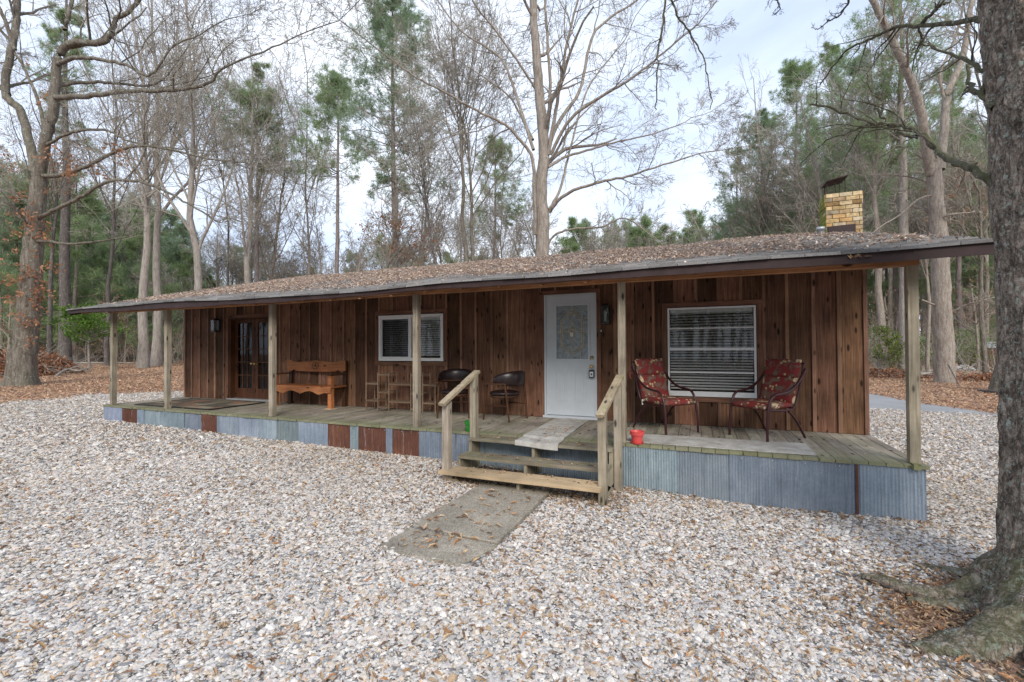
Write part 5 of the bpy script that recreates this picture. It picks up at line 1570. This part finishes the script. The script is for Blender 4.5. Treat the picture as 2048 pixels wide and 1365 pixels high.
# limb specs of the other individual bare trees: (px, depth, height, r, fork, spread, bark, label)
BT = [
    (286, 30, 21, .31, .33, 24, 'bark_pale', 'pale trunk on the left of a close pair standing past the porch end', 0),
    (313, 33, 22, .31, .36, 26, 'bark_pale', 'pale trunk on the right of a close pair standing past the porch end', 0),
    (398, 27, 19, .27, .28, 30, 'bark_pale', 'bare grey tree forking low behind the left corner of the roof', .02),
    (500, 30, 18, .24, .3, 26, 'bark_pale', 'bare pale tree rising above the roof left of the paired pine', .01),
    (530, 34, 15, .15, .25, 30, 'bark_tan', 'slim many branched tree leaning behind the left part of the roof', .12),
    (740, 24, 9.5, .17, .4, 38, 'bark_tan', 'leaning broken brown snag between the two pines behind the roof', .22),
    (905, 21, 15, .10, .5, 20, 'bark_dark', 'thin leaning dark trunk left of the twin mossy trunks behind the roof', -.14),
    (932, 21.5, 22, .15, .5, 22, 'bark_oak', 'left of two tall mossy grey trunks rising over the middle of the roof', -.03),
    (957, 22, 19, .13, .42, 24, 'bark_oak', 'right of two tall mossy grey trunks rising over the middle of the roof', -.05),
    (1762, 27, 20, .22, .45, 24, 'bark_tan', 'slender tan tree just right of the chimney', .0),
    (1660, 30, 17, .26, .22, 36, 'bark_tan', 'wide branching bare tree seen behind the chimney', -.05),
    (1560, 34, 16, .2, .28, 34, 'bark_pale', 'pale twiggy tree left of the chimney above the roof', -.03),
    (1973, 24, 13, .13, .4, 30, 'bark_oak', 'thin grey tree standing between the two big trunks at right', .0),
    (1857, 26, 12, .11, .4, 30, 'bark_tan', 'thin tree just left of the thick forked trunk at right', .0),
    (97, 26, 13, .14, .4, 30, 'bark_dark', 'slim dark tree right behind the big left oak', .02),
    (215, 33, 17, .16, .3, 32, 'bark_dark', 'dark slender bare tree seen over the left tip of the porch roof', .03),
    (620, 36, 16, .12, .2, 34, 'bark_pale', 'faint twiggy bare tree behind the left half of the roof', .02),
    (455, 36, 20, .12, .6, 20, 'bark_dark', 'straight dark pole like trunk behind the left part of the roof', .0),
    (835, 30, 13, .12, .25, 36, 'bark_tan', 'small spreading bare tree right of the tall round crowned pine', .03),
    (1010, 33, 11, .10, .3, 34, 'bark_tan', 'short twiggy tree left of the big central tree', .0),
]
TOPS = {286: -60, 313: -90, 398: -60, 500: 40, 530: 190, 740: 350, 905: 120, 932: -90, 957: -20, 1762: -20, 1660: 140, 1560: 150, 1973: 200, 1857: 280, 97: 150, 215: 20, 620: -20, 455: 120, 835: 160, 1010: 260}
for px, dep, H, r, fk, sp, bk, lab, ln in BT:
    l_ = base_at(px, dep); H = h_for(px, dep, TOPS[px]); bare('bare_tree', tuple(l_), H, r, lab, rt, barkm=bk, fork=fk, spread=sp, nl=10, fine=1.7, levels=4, lean=ln, leaf='redleaf' if px in (97, 1973, 740) else None, leafn=.12)
# near-vertical trunk behind the foreground one
l_ = base_at(1998, 16.8); bare('bare_tree', tuple(l_), 17, .30, 'stout grey trunk half hidden behind the big foreground trunk', rt, barkm='bark_oak', fork=.45, spread=30, nl=8)

# --- individual pines
PT = [
    (130, 32, 19, .36, .55, 2.2, 'needle', 'bark_dark', 'dark straight pine trunk between the left oak and the porch', 26),
    (515, 32, 12.5, .20, .52, 3.3, 'needle', 'bark_pine', 'pine with a ragged rounded crown above the left roof', 34),
    (672, 31, 12.6, .19, .55, 3.2, 'needle', 'bark_pine', 'slim pine with a small flat crown left of the tall round crowned pine', 30),
    (790, 26, 15.5, .22, .45, 3.9, 'needle_blue', 'bark_pine', 'tall pine with a big rounded crown behind the left middle of the roof', 60),
    (988, 38, 11.6, .19, .50, 3.0, 'needle', 'bark_pine', 'pine with a layered crown left of the big central tree', 34),
    (1810, 26, 19, .30, .55, 3.6, 'needle', 'bark_pale', 'tall pale trunked pine right of the chimney', 34),
    (1718, 32, 18, .20, .42, 3.8, 'needle_blue', 'bark_pine', 'straight pine seen just right of the chimney cap', 40),
    (1535, 36, 15, .22, .30, 3.9, 'needle_blue', 'bark_pine', 'bushy pine left of the chimney at the edge of the open sky', 50),
    (1600, 38, 19, .24, .42, 4.2, 'needle', 'bark_pine', 'taller pine between the bushy pine and the chimney', 48),
    (1480, 42, 11, .18, .22, 3.2, 'needle_blue', 'bark_pine', 'low bushy pine at the left edge of the right hand wood', 44),
    (1675, 40, 22, .24, .5, 4.2, 'needle', 'bark_pine', 'high pine crown above the chimney', 44),
    (1925, 36, 18, .22, .4, 3.2, 'needle', 'bark_pine', 'pine behind the forked tree at right', 44),
    (2040, 34, 17, .22, .35, 3.2, 'needle', 'bark_pine', 'pine largely hidden by the foreground trunk', 40),
]
PTOP = {130: (-20, .6), 515: (140, .64), 672: (160, .66), 790: (5, .5), 988: (285, .6), 1810: (-60, .55), 1718: (120, .45), 1535: (230, .3), 1600: (130, .42), 1480: (300, .2), 1675: (90, .5), 1925: (120, .4), 2040: (140, .35)}
for px, dep, H, r, cr_, cw, mt_, bk, lab, nb in PT:
    l_ = base_at(px, dep); H = h_for(px, dep, PTOP[px][0]); cr_ = PTOP[px][1]; nb = int(nb * 2.0); pine('pine_tree', tuple(l_), H, r, cr_, cw, lab, rt, mat=mt_, barkm=bk, nb=nb, tuft=9, nscale=1.15)

# --- background copies
var_p = []; var_b = []
seen = {}


def put(kind, px, dep, H, label, group):
    i = rt.integers(0, 3); key = (kind, i); l_ = base_at(px, dep)
    if key not in seen:
        r_ = np.random.default_rng(100 + i + (50 if kind[0] == 'p' else 0) + len(kind))
        if kind == 'pine': t_ = pine('pine_tree', tuple(l_), 15, .17, .5 - .07 * i, 2.3, label, r_, group, mat='needle', nb=40, tuft=7, nscale=1.3, density=.75)
        elif kind == 'youngpine': t_ = pine('pine_tree', tuple(l_), 8, .10, .12, 1.9, label, r_, group, mat=('needle', 'needle_blue', 'needle')[i], nb=54, dead=0, tuft=7, nscale=1.25, density=.6)
        else: t_ = bare('bare_tree', tuple(l_), 14, .15, label, r_, group, barkm=('bark_pale', 'bark_oak', 'bark_tan')[i], fork=.3 + .08 * i, spread=28, nl=8, fine=2.4, levels=4)
        seen[key] = (t_, {'pine': 15, 'youngpine': 8, 'bare': 14}[kind]); t_['label'] = label; s = H / seen[key][1]; t_.scale = (s, s, s); return t_
    src, h0 = seen[key]; s = H / h0
    return dup(src, tuple(l_), rt.random() * 6.28, (s * rt.uniform(.85, 1.15), s * rt.uniform(.85, 1.15), s), label, group)


SKY = ([-100, 0, 120, 250, 330, 450, 560, 640, 760, 900, 1100, 1230, 1420, 1480, 1580, 1700, 1900, 2100], [330, 330, 360, 400, 440, 440, 500, 510, 470, 455, 475, 480, 470, 400, 260, 240, 250, 260])


def strat(n, a, b): return a + (b - a) * (np.arange(n) + rt.random(n)) / n


for px in strat(40, -90, 420): dep = rt.uniform(36, 64); put('youngpine' if rt.random() < .75 else 'pine', px, dep, h_for(px, dep, np.interp(px, *SKY) + rt.uniform(-20, 130)), 'green pine deep in the wood at the left, beyond the leaf litter', 'green pines in the left wood')
for px in strat(28, -90, 600): dep = rt.uniform(34, 66); put('bare', px, dep, h_for(px, dep, np.interp(px, *SKY) + rt.uniform(-90, 110)), 'thin grey leafless tree in the wood left of the cabin', 'leafless trees in the left wood')
for px in strat(12, 430, 1000): dep = rt.uniform(50, 85); put('youngpine', px, dep, h_for(px, dep, np.interp(px, *SKY) + rt.uniform(-5, 60)), 'small distant pine peeking over the roof line behind the bare trees', 'distant pines over the roof line')
for px in strat(14, 560, 1080): dep = rt.uniform(36, 70); put('bare', px, dep, h_for(px, dep, np.interp(px, *SKY) + rt.uniform(-110, 20)), 'faint leafless tree far behind the middle of the roof', 'leafless trees behind the roof')
for px in (1150, 1172, 1232, 1262, 1290, 1330, 1375, 1392, 1425): dep = rt.uniform(60, 85); put('youngpine', px, dep, h_for(px, dep, rt.uniform(425, 470)), 'small distant pine on the low tree line right of the central tree', 'distant pines on the low tree line')
for px in strat(12, 1120, 1460): dep = rt.uniform(55, 85); put('bare', px, dep, h_for(px, dep, rt.uniform(405, 470)), 'faint distant leafless tree on the low tree line right of the central tree', 'leafless trees on the low tree line')
for px in strat(26, 1470, 2120): dep = rt.uniform(38, 70); put('pine' if rt.random() < .6 else 'youngpine', px, dep, h_for(px, dep, np.interp(px, *SKY) + rt.uniform(-30, 150)), 'green pine deep in the wood at the right, beyond the drive', 'green pines in the right wood')
for px in strat(20, 1480, 2120): dep = rt.uniform(34, 62); put('bare', px, dep, h_for(px, dep, np.interp(px, *SKY) + rt.uniform(-60, 160)), 'thin leafless tree in the wood at the right beyond the drive', 'leafless trees in the right wood')

# --- understory
def brush(name, label, pxa, pxb, da, db_, n, h, mat, leafmat, rng, leafs=3, lsz=.09, kind='stuff', cat=None, stem=.02):
    px = rng.uniform(pxa, pxb, n); dep = rng.uniform(da, db_, n)
    P0 = np.array([base_at(a, b) for a, b in zip(px, dep)]); L = h * rng.uniform(.35, 1.2, n)
    Dv = np.stack([rng.normal(0, .22, n), rng.normal(0, .22, n), np.ones(n)], 1)
    P = grow(P0, Dv, L, 6, .16, .05, rng); R_ = taper(np.full(n, stem), 6, .3); mb = MB(); V, F = tubes(P, R_, 3); mb.raw(V, F)
    p, d, L2, r2 = spawn(P, R_, L, 6, 48, .2, .45, rng); P2 = grow(p, d, L2, 4, .2, .03, rng); V, F = tubes(P2, taper(np.maximum(r2, .008), 4), 3); mb.raw(V, F)
    p, d, L3, r3_ = spawn(P2, taper(r2, 4), L2, 3, 45, .2, .5, rng); P3 = grow(p, d, L3, 3, .2, .0, rng); V, F = tubes(P3, taper(np.maximum(r3_, .006), 3), 3); mb.raw(V, F)
    o = mb.build(name, MAT[mat]); tag(o, label, kind=kind)
    if leafs:
        C = P3.reshape(-1, 3)[::3]; C = C[rng.random(len(C)) < .5]; V, F, c = leafclump(C, leafs, .14, lsz, rng); lo = MB().raw(V, F, c).build('undergrowth_leaves', MAT[leafmat]); tag(lo, label + ', its leaves', kind='stuff')
    return o


brush('undergrowth', 'tangled brown undergrowth along the left edge of the wood', -100, 640, 36, 48, 520, 3.6, 'twig', 'redleaf', rt, 3, .10)
brush('undergrowth', 'denser grey brushwood further back in the left wood', -120, 700, 46, 62, 260, 6.5, 'twig', 'shrubleaf', rt, 3, .14)
brush('undergrowth', 'tangled brush beyond the leaf bank at the right', 1700, 2120, 27, 40, 330, 3.0, 'twig', 'shrubleaf', rt, 4, .10)
brush('undergrowth', 'rust leaved brushwood deep in the right wood', 1440, 2120, 36, 56, 420, 6.0, 'twig', 'redleaf', rt, 4, .14)
brush('undergrowth', 'low distant thicket behind the middle of the cabin', 640, 1500, 60, 85, 420, 5.0, 'twig', 'shrubleaf', rt, 3, .2)
# far wood as one mass closing the view behind the trunks
px = rt.uniform(-160, 2180, 1700); dep = rt.uniform(62, 100, 1700); P0 = np.array([base_at(a, b) for a, b in zip(px, dep)])
Hh = np.array([max(2.5, h_for(a, b, np.interp(a, *SKY) + rt.uniform(70, 210))) for a, b in zip(px, dep)])
P = grow(P0, np.stack([rt.normal(0, .06, 1700), rt.normal(0, .06, 1700), np.ones(1700)], 1), Hh, 6, .05, .03, rt); Rr = taper(rt.uniform(.06, .17, 1700), 6, .3)
mb = MB(); V, F = tubes(P, Rr, 4); mb.raw(V, F); p, d, L2, r2 = spawn(P, Rr, Hh, 9, 45, .25, .25, rt); P2 = grow(p, d, L2, 4, .2, .04, rt); V, F = tubes(P2, taper(np.maximum(r2, .02), 4), 3); mb.raw(V, F)
p, d, L3, r3_ = spawn(P2, taper(r2, 4), L2, 4, 45, .25, .5, rt); P3 = grow(p, d, L3, 3, .2, .0, rt); V, F = tubes(P3, taper(np.maximum(r3_, .014), 3), 3); mb.raw(V, F)
o = mb.build('distant_wood', MAT['twig']); tag(o, 'mass of faint far off bare trees closing the horizon', kind='stuff')
C = P3[:, -1][rt.random(len(P3)) < .16]; V, F, c = leafclump(C, 6, .45, .34, rt); o = MB().raw(V, F, c).build('distant_foliage', MAT['needle']); tag(o, 'faint greenery of the far wood', kind='stuff')


def shrub(name, label, cat, px, dep, h, w_, mat, rng, n=26, lsz=.09, ln=6, group=None, conifer=False, stem='bark_tan', z0=.0):
    l_ = base_at(px, dep); t_ = thing(name, tuple(l_), label, cat, group)
    mb = MB()
    Pt = grow(np.array([[0, 0, -.1]]), np.array([[.03, .02, 1.]]), np.array([h]), 8, .05, .05, rng); Rt = taper(np.array([.05 * h / 2.5]), 8, .25); V, F = tubes(Pt, Rt, 6); mb.raw(V, F)
    p, d, L, r = spawn(Pt, Rt, np.array([w_ * 1.5]), n, 72 if conifer else 50, z0 + .12, .62, rng, .65); P = grow(p, d, L, 5, .10, .03, rng); V, F = tubes(P, taper(np.maximum(r, .006), 5), 4); mb.raw(V, F)
    p, d, L, r = spawn(P, taper(r, 5), L, 6, 42, .2, .45, rng); P = grow(p, d, L, 4, .12, .02, rng); V, F = tubes(P, taper(np.maximum(r, .004), 4), 3); mb.raw(V, F)
    mb.build('stems', MAT[stem], t_, local=True)
    C = P[:, 1:].reshape(-1, 3)
    if mat == 'redleaf': C = C[rng.random(len(C)) < .45]
    V, F, c = leafclump(C, ln, .07, lsz, rng, .1); MB().raw(V, F, c).build('foliage', MAT[mat], t_, local=True)
    return t_


shrub('evergreen_sapling', 'bright green feathery evergreen sapling beyond the left porch corner', 'sapling', 178, 27, 3.5, 2.2, 'cedar', rt, 30, .13, 7, conifer=True, stem='bark_pale', z0=.36)
SH = [(1765, 26, 2.6, 1.6, 'shrubleaf', 'yellow green bush seen between the cabin wall and the right porch post'), (1800, 30, 3.0, 1.8, 'shrubleaf', 'loose green bush just right of the right porch post'), (1925, 31, 2.6, 2.2, 'needle', 'dark green rounded bush behind the thin tree at right'),
      (1840, 29, 2.2, 1.4, 'needle', 'small dark green bush left of the thick forked trunk'), (250, 41, 4.5, 2.2, 'yellowleaf', 'yellow leaved small tree beyond the left porch corner'), (575, 44, 7.2, 2.4, 'yellowleaf', 'golden leaved tree top showing over the left roof slope'),
      (12, 34, 3.8, 2.4, 'needle', 'dark green bush at the left edge of the picture'), (345, 40, 3.0, 1.6, 'needle', 'green bush between the second porch post and the wall'), (222, 36, 6.0, 2.4, 'redleaf', 'rust leaved sapling above the left tip of the roof'), (690, 31, 8.4, 1.7, 'redleaf', 'bare sapling holding rust coloured leaves behind the roof'),
      (1955, 29, 5.5, 2.6, 'redleaf', 'rust leaved sapling right of the thick forked trunk'), (1780, 38, 6.0, 3.0, 'redleaf', 'reddish leaved tree behind the right porch post'), (2010, 33, 8, 3.2, 'redleaf', 'rust leaved tree behind the foreground trunk'), (1460, 40, 8, 2.0, 'yellowleaf', 'thin yellowish tree at the left edge of the right hand wood'), (25, 25, 4.2, 1.6, 'redleaf', 'rust leaved sapling left of the big oak')]
for px, dep, h, w_, m_, lab in SH:
    red = m_ in ('redleaf', 'yellowleaf')
    shrub('leafy_sapling' if red else 'green_bush', lab, 'sapling' if red else 'bush', px, dep, h, w_, m_, rt, 22, .11, 1 if red else 5, z0=.3 if red else .0)

# --- brush piles, fallen wood
def pile(px, dep, w_, h, n, label):
    l_ = base_at(px, dep); mb = MB()
    a = rt.random(n) * 6.28; r = w_ * np.sqrt(rt.random(n)); hh = h * (1 - (r / w_) ** 2) * rt.uniform(.2, 1, n)
    x_ = l_[0] + r * np.cos(a); y_ = l_[1] + r * np.sin(a) * .6
    V = leaves('brush_pile', x_, y_, G(x_, y_) + hh, rt.uniform(.10, .22, n), rt, cols=np.array([(.30, .13, .07), (.24, .11, .06), (.38, .2, .12), (.16, .08, .05), (.42, .24, .15)]), flat=1.0)
    tag(V, label, kind='stuff')
    k = n // 22; P0 = np.stack([x_[:k], y_[:k], G(x_[:k], y_[:k]) + hh[:k] * .8], 1); Pp = grow(P0, rt.normal(size=(k, 3)) * [1, 1, .3], rt.uniform(.6, 1.8, k), 5, .15, 0, rt)
    V, F = tubes(Pp, taper(np.full(k, .018), 5), 3); o = MB().raw(V, F).build('brush_pile_branches', MAT['bark_pale']); tag(o, 'grey sticks poking out of the ' + label, kind='stuff')


pile(15, 22, 2.6, 1.35, 5200, 'brown heap of brush and leaves behind the left oak')
pile(92, 24, 2.2, 1.1, 4600, 'rusty heap of leafy brush right of the left oak')
pile(60, 27, 3.0, 1.6, 4200, 'back of the long brush heap at the left')
pile(1775, 25, 2.4, .5, 2600, 'low tangle of brush seen through the porch end at right')
pile(1985, 22, 2.0, .4, 1500, 'low brush at the foot of the stout grey trunk')


def log(name, label, cat, pts, r0, r1, mat, tw=False):
    P = np.array([[*(b := base_at(px, dep))[:2], b[2] + dz] for px, dep, dz in pts]); l_ = P[0]; t_ = thing(name, tuple(l_), label, cat)
    Q = spline(P - l_, 14); mb = MB().tube(Q, np.linspace(r0, r1, 14), 8)
    if tw:
        p, d, L, r = spawn(Q[None], np.linspace(r0, r1, 14)[None], np.array([2.5]), 5, 40, .2, .3, rt); Pp = grow(p, d, L, 5, .15, 0, rt); V, F = tubes(Pp, taper(r, 5), 4); mb.raw(V, F)
    mb.build('limb', MAT[mat], t_, smooth=True, local=True); return t_


log('fallen_branch', 'grey fallen branch lying on the leaves right of the left oak', 'fallen branch', [(112, 21, .08), (135, 23, .3), (158, 23, .22), (182, 24, .35)], .06, .03, 'bark_pale', True)
log('fallen_log', 'thin fallen trunk lying along the edge of the wood at left', 'fallen log', [(120, 36, .15), (190, 36, .2), (270, 37, .15)], .09, .06, 'bark_pale')
log('fallen_log', 'pale rotting log lying beyond the drive at right', 'fallen log', [(1838, 24, .25), (1858, 24, .25)], .12, .12, 'bark_pale')
log('fallen_branch', 'dark stick leaning against the thick forked trunk', 'fallen branch', [(1896, 20.0, .9), (1918, 19.0, .05)], .03, .015, 'bark_dark')
log('fallen_log', 'dark branch lying at the right end of the leaf bank', 'fallen log', [(1955, 17, .05), (1985, 16.0, .12), (2010, 15.5, .05)], .06, .04, 'bark_dark', True)
# pale rubble heap beyond the right tree
n_ = 160; c_ = base_at(1930, 30); x_ = c_[0] + rt.normal(0, .9, n_); y_ = c_[1] + rt.normal(0, .5, n_)
N_ = n_; s_ = stones('rubble_heap', x_, y_, rt.uniform(.06, .2, n_), ico(), rt, 1.6); s_['label'] = 'pale heap of broken stone beyond the thick forked trunk'

# --- foreground trunk at the right edge (true size, about three metres away)
bs = np.array([.17, -1.62, Gf(.17, -1.62) - .05]); fg = thing('oak_tree', tuple(bs), 'huge dark lichen spotted trunk close up at the right edge with mossy surface roots', 'oak tree')
SHX = np.array([.14, .03, 0])
cl = [SHX + q_ for q_ in [np.array([.17, -1.62, -.65]), np.array([.17, -1.62, -.2]), np.array([.175, -1.6, .6]), np.array([.17, -1.6, 1.6]), np.array([.13, -1.6, 2.8]), np.array([.06, -1.6, 4.2]), np.array([-.02, -1.55, 6.5]), np.array([-.1, -1.5, 9])]]
Q = spline(cl, 230); nS = 120; th_ = np.arange(nS) * 2 * PI / nS; V = []
for i, q in enumerate(Q):
    z_ = q[2]; rb = float(np.interp(z_, [-.65, -.45, -.25, 0, .35, 1.2, 3, 9], [.50, .45, .39, .36, .34, .33, .315, .26]))
    fl_ = max(0, min(1, (-.02 - z_) / .5))
    for a in th_:
        lob = 1 + fl_ * .16 * (math.cos(3 * (a - 3.5)) + .5 * math.cos(5 * a + 1))
        p = Vector((math.cos(a) * 2.2, math.sin(a) * 2.2, z_ * .9))
        f1 = mnoise.noise(Vector((math.cos(a) * 5.5, math.sin(a) * 5.5, z_ * 1.3)))
        f2 = mnoise.noise(Vector((math.cos(a) * 13, math.sin(a) * 14, z_ * 3.2 + 3)))
        f3 = mnoise.noise(Vector((math.cos(a) * 30, math.sin(a) * 30, z_ * 12)))
        rr_ = rb * lob + .014 * f1 - .042 * abs(f2) + .012 * f3 + .012
        V.append((q[0] + rr_ * math.cos(a), q[1] + rr_ * math.sin(a), z_ + .0))
F = [(i * nS + j, i * nS + (j + 1) % nS, (i + 1) * nS + (j + 1) % nS, (i + 1) * nS + j) for i in range(len(Q) - 1) for j in range(nS)]
MB().raw(V, F).build('trunk', MAT['bark_near'], fg, smooth=True)


def root(pts, rad, name='root', mat='bark_near'):
    P = spline(pts, 46); Rr = np.interp(np.linspace(0, 1, 46), np.linspace(0, 1, len(rad)), rad); s = 22; V = []
    T = nrm(np.gradient(P, axis=0)); A = nrm(np.cross(T, UPV)); B = np.cross(A, T)
    for i in range(46):
        for k in range(s):
            a = k * 2 * PI / s; r_ = Rr[i] * (1 + .35 * mnoise.noise(Vector((math.cos(a) * 1.5, math.sin(a) * 1.5, i * .22)) ) + .16 * mnoise.noise(Vector((math.cos(a) * 4, math.sin(a) * 4, i * .5))))
            v = P[i] + A[i] * math.cos(a) * r_ * 1.25 + B[i] * math.sin(a) * r_ * .95; V.append(v)
    F = [(i * s + j, i * s + (j + 1) % s, (i + 1) * s + (j + 1) % s, (i + 1) * s + j) for i in range(45) for j in range(s)]
    mb = MB().raw(V, F); e0 = len(V)
    return mb.build(name, MAT[mat], fg, smooth=True)


gz = lambda x_, y_, h: (x_, y_, Gf(x_, y_) + h)
root([gz(.12, -1.58, .34), gz(-.10, -1.56, .20), gz(-.22, -1.60, .09), gz(-.38, -1.66, .035), gz(-.56, -1.68, .035), gz(-.72, -1.62, .05), gz(-.86, -1.56, .04)], [.14, .085, .062, .052, .045, .04, .02])
root([gz(.1, -1.66, .08), gz(-.15, -1.68, .0), gz(-.36, -1.78, .0), gz(-.66, -1.78, -.0)], [.12, .08, .06, .03])
root([gz(.10, -1.85, .16), gz(-.12, -2.02, .07), gz(-.32, -2.16, .025), gz(-.52, -2.26, .0), gz(-.72, -2.33, -.02), gz(-.95, -2.38, -.06)], [.26, .18, .13, .10, .07, .03])
root([gz(.15, -1.95, .10), gz(-.05, -2.25, .05), gz(-.22, -2.42, .0), gz(-.42, -2.52, -.05)], [.28, .19, .12, .04])
root([gz(.0, -1.45, .10), gz(-.10, -1.25, .0), gz(-.32, -1.16, .0), gz(-.5, -1.12, -.03)], [.12, .06, .03, .01])
sw = MB(); sw.hexa([(-.10, -1.64, Gf(-.1, -1.6) + .155), (-.02, -1.66, Gf(0, -1.6) + .25), (-.26, -1.63, Gf(-.26, -1.6) + .085), (-.24, -1.60, Gf(-.26, -1.6) + .10), (-.09, -1.652, Gf(-.1, -1.6) + .165), (-.0, -1.675, Gf(0, -1.6) + .26), (-.25, -1.642, Gf(-.26, -1.6) + .09), (-.23, -1.61, Gf(-.26, -1.6) + .11)])
# limbs of the foreground trunk reaching left above the roof
tr = MB(); tw = MB()
LB = [([(2035, 420, 3.1), (1965, 352, 3.5), (1905, 322, 3.9), (1870, 296, 4.3), (1835, 262, 4.6), (1790, 250, 4.9), (1745, 248, 5.1), (1690, 225, 5.3), (1620, 210, 5.6)], .06, .022, 9),
      ([(1835, 270, 4.6), (1810, 272, 4.8), (1780, 250, 5.0), (1750, 215, 5.2), (1770, 205, 5.3), (1745, 190, 5.4), (1735, 150, 5.5)], .035, .016, 7),
      ([(1745, 248, 5.1), (1700, 265, 5.4), (1650, 285, 5.7), (1600, 330, 6.0)], .026, .010, 8),
      ([(2000, 35, 3.15), (1950, 42, 3.6), (1850, 52, 4.2), (1790, 55, 4.6), (1740, 80, 5.0), (1690, 105, 5.3), (1640, 170, 5.6)], .05, .016, 9),
      ([(1840, 52, 4.3), (1870, 20, 4.0), (1900, 5, 4.0)], .04, .012, 5),
      ([(1990, 215, 3.15), (1960, 190, 3.4), (1940, 175, 3.7), (1935, 130, 4.0)], .05, .02, 5),
      ([(1990, 150, 3.2), (1930, 120, 3.7), (1880, 100, 4.2), (1830, 85, 4.6)], .035, .012, 7),
      ([(2010, -60, 3.2), (1900, -40, 3.9), (1700, -20, 4.6), (1540, -40, 5.0), (1400, -60, 5.4), (1330, -40, 5.5)], .09, .03, 11),
      ([(1335, -60, 5.4), (1330, 20, 5.4), (1318, 90, 5.4), (1314, 150, 5.4), (1313, 220, 5.5)], .03, .012, 8),
      ([(1335, -20, 5.4), (1360, 40, 5.5), (1395, 90, 5.6), (1415, 150, 5.6), (1420, 220, 5.7)], .025, .010, 8),
      ([(1540, -50, 5.0), (1545, -10, 5.0), (1560, 10, 5.1), (1550, 30, 5.2)], .02, .008, 8),
      ([(1700, -20, 4.6), (1690, 20, 4.8), (1660, 40, 5), (1630, 60, 5.2)], .025, .008, 9)]
for pts, w0, w1, k in LB:
    P = np.array([at(a, b, d) for a, b, d in pts]) - bs; Qn = spline(P, 5 * len(pts)); Qn[1:-1] += rt.normal(0, .008, (len(Qn) - 2, 3)); Rr = np.linspace(w0 / 2, w1 / 2, len(Qn))
    V, F = tubes(Qn[None], Rr[None], 8); tr.raw(V, F)
    Ls = np.array([np.linalg.norm(np.diff(Qn, axis=0), axis=1).sum()]); idx = np.linspace(0, len(Qn) - 1, 12).astype(int)
    twigs(tr, tw, Qn[idx][None], Rr[idx][None], Ls, [(k, 48, .25, .22, 8, .2, .0, 5), (5, 45, .15, .5, 6, .22, .0, 4), (4, 45, .2, .5, 4, .22, 0, 3)], rt, rmin=.0016)
tr.build('branches', MAT['bark_moss'], fg, smooth=True, local=True); tw.build('crown', MAT['bark_oak'], fg, local=True)

# wood on the camera's side of the yard, seen mirrored in the window panes
n_ = 130; aa = rt.uniform(-1.35, 1.35, n_); rr_ = rt.uniform(22, 40, n_); P0 = np.stack([-3 + rr_ * np.sin(aa), -6 - rr_ * np.cos(aa), np.full(n_, -.6)], 1)
P = grow(P0, np.tile([0, 0, 1.], (n_, 1)), rt.uniform(9, 15, n_), 8, .05, .03, rt); Rr = taper(rt.uniform(.1, .25, n_), 8, .3); mb = MB(); V, F = tubes(P, Rr, 5); mb.raw(V, F)
p, d, L2, r2 = spawn(P, Rr, np.full(n_, 12.), 12, 50, .2, .28, rt); P2 = grow(p, d, L2, 4, .2, .04, rt); V, F = tubes(P2, taper(np.maximum(r2, .02), 4), 3); mb.raw(V, F)
o = mb.build('wood_across_the_yard', MAT['twig']); tag(o, 'wood on the near side of the yard, mirrored in the window glass', kind='stuff')
C = P2[:, -1]; V, F, c = leafclump(C, 14, .7, .5, rt); o = MB().raw(V, F, c).build('foliage_across_the_yard', MAT['needle']); tag(o, 'greenery on the near side of the yard, mirrored in the window glass', kind='stuff')

# small red shed glimpsed at right
rs = thing('shed', tuple(base_at(1984, 33)), 'small dark red shed glimpsed between the trunks at far right', 'shed')
b = MB(); b.box(-.9, .9, -.8, .8, 0, 1.5); b.build('wall', plain('red_paint', (.16, .03, .03), .7, nv=.3), rs, local=True)
b = MB(); b.hexa([(-1, -.95, 1.5), (1, -.95, 1.5), (-1, .95, 1.5), (1, .95, 1.5), (-1, -.05, 1.95), (1, -.05, 1.95), (-1, .05, 1.95), (1, .05, 1.95)]); b.build('roof', MAT['greymetal'], rs, local=True)
print('objects', len(bpy.data.objects), 'polys', sum(len(o.data.polygons) for o in bpy.data.objects if o.type == 'MESH'))
SC.cycles.max_bounces = 5; SC.cycles.diffuse_bounces = 3; SC.cycles.glossy_bounces = 3; SC.cycles.transparent_max_bounces = 8
SC.cycles.use_denoising = False if False else SC.cycles.use_denoising
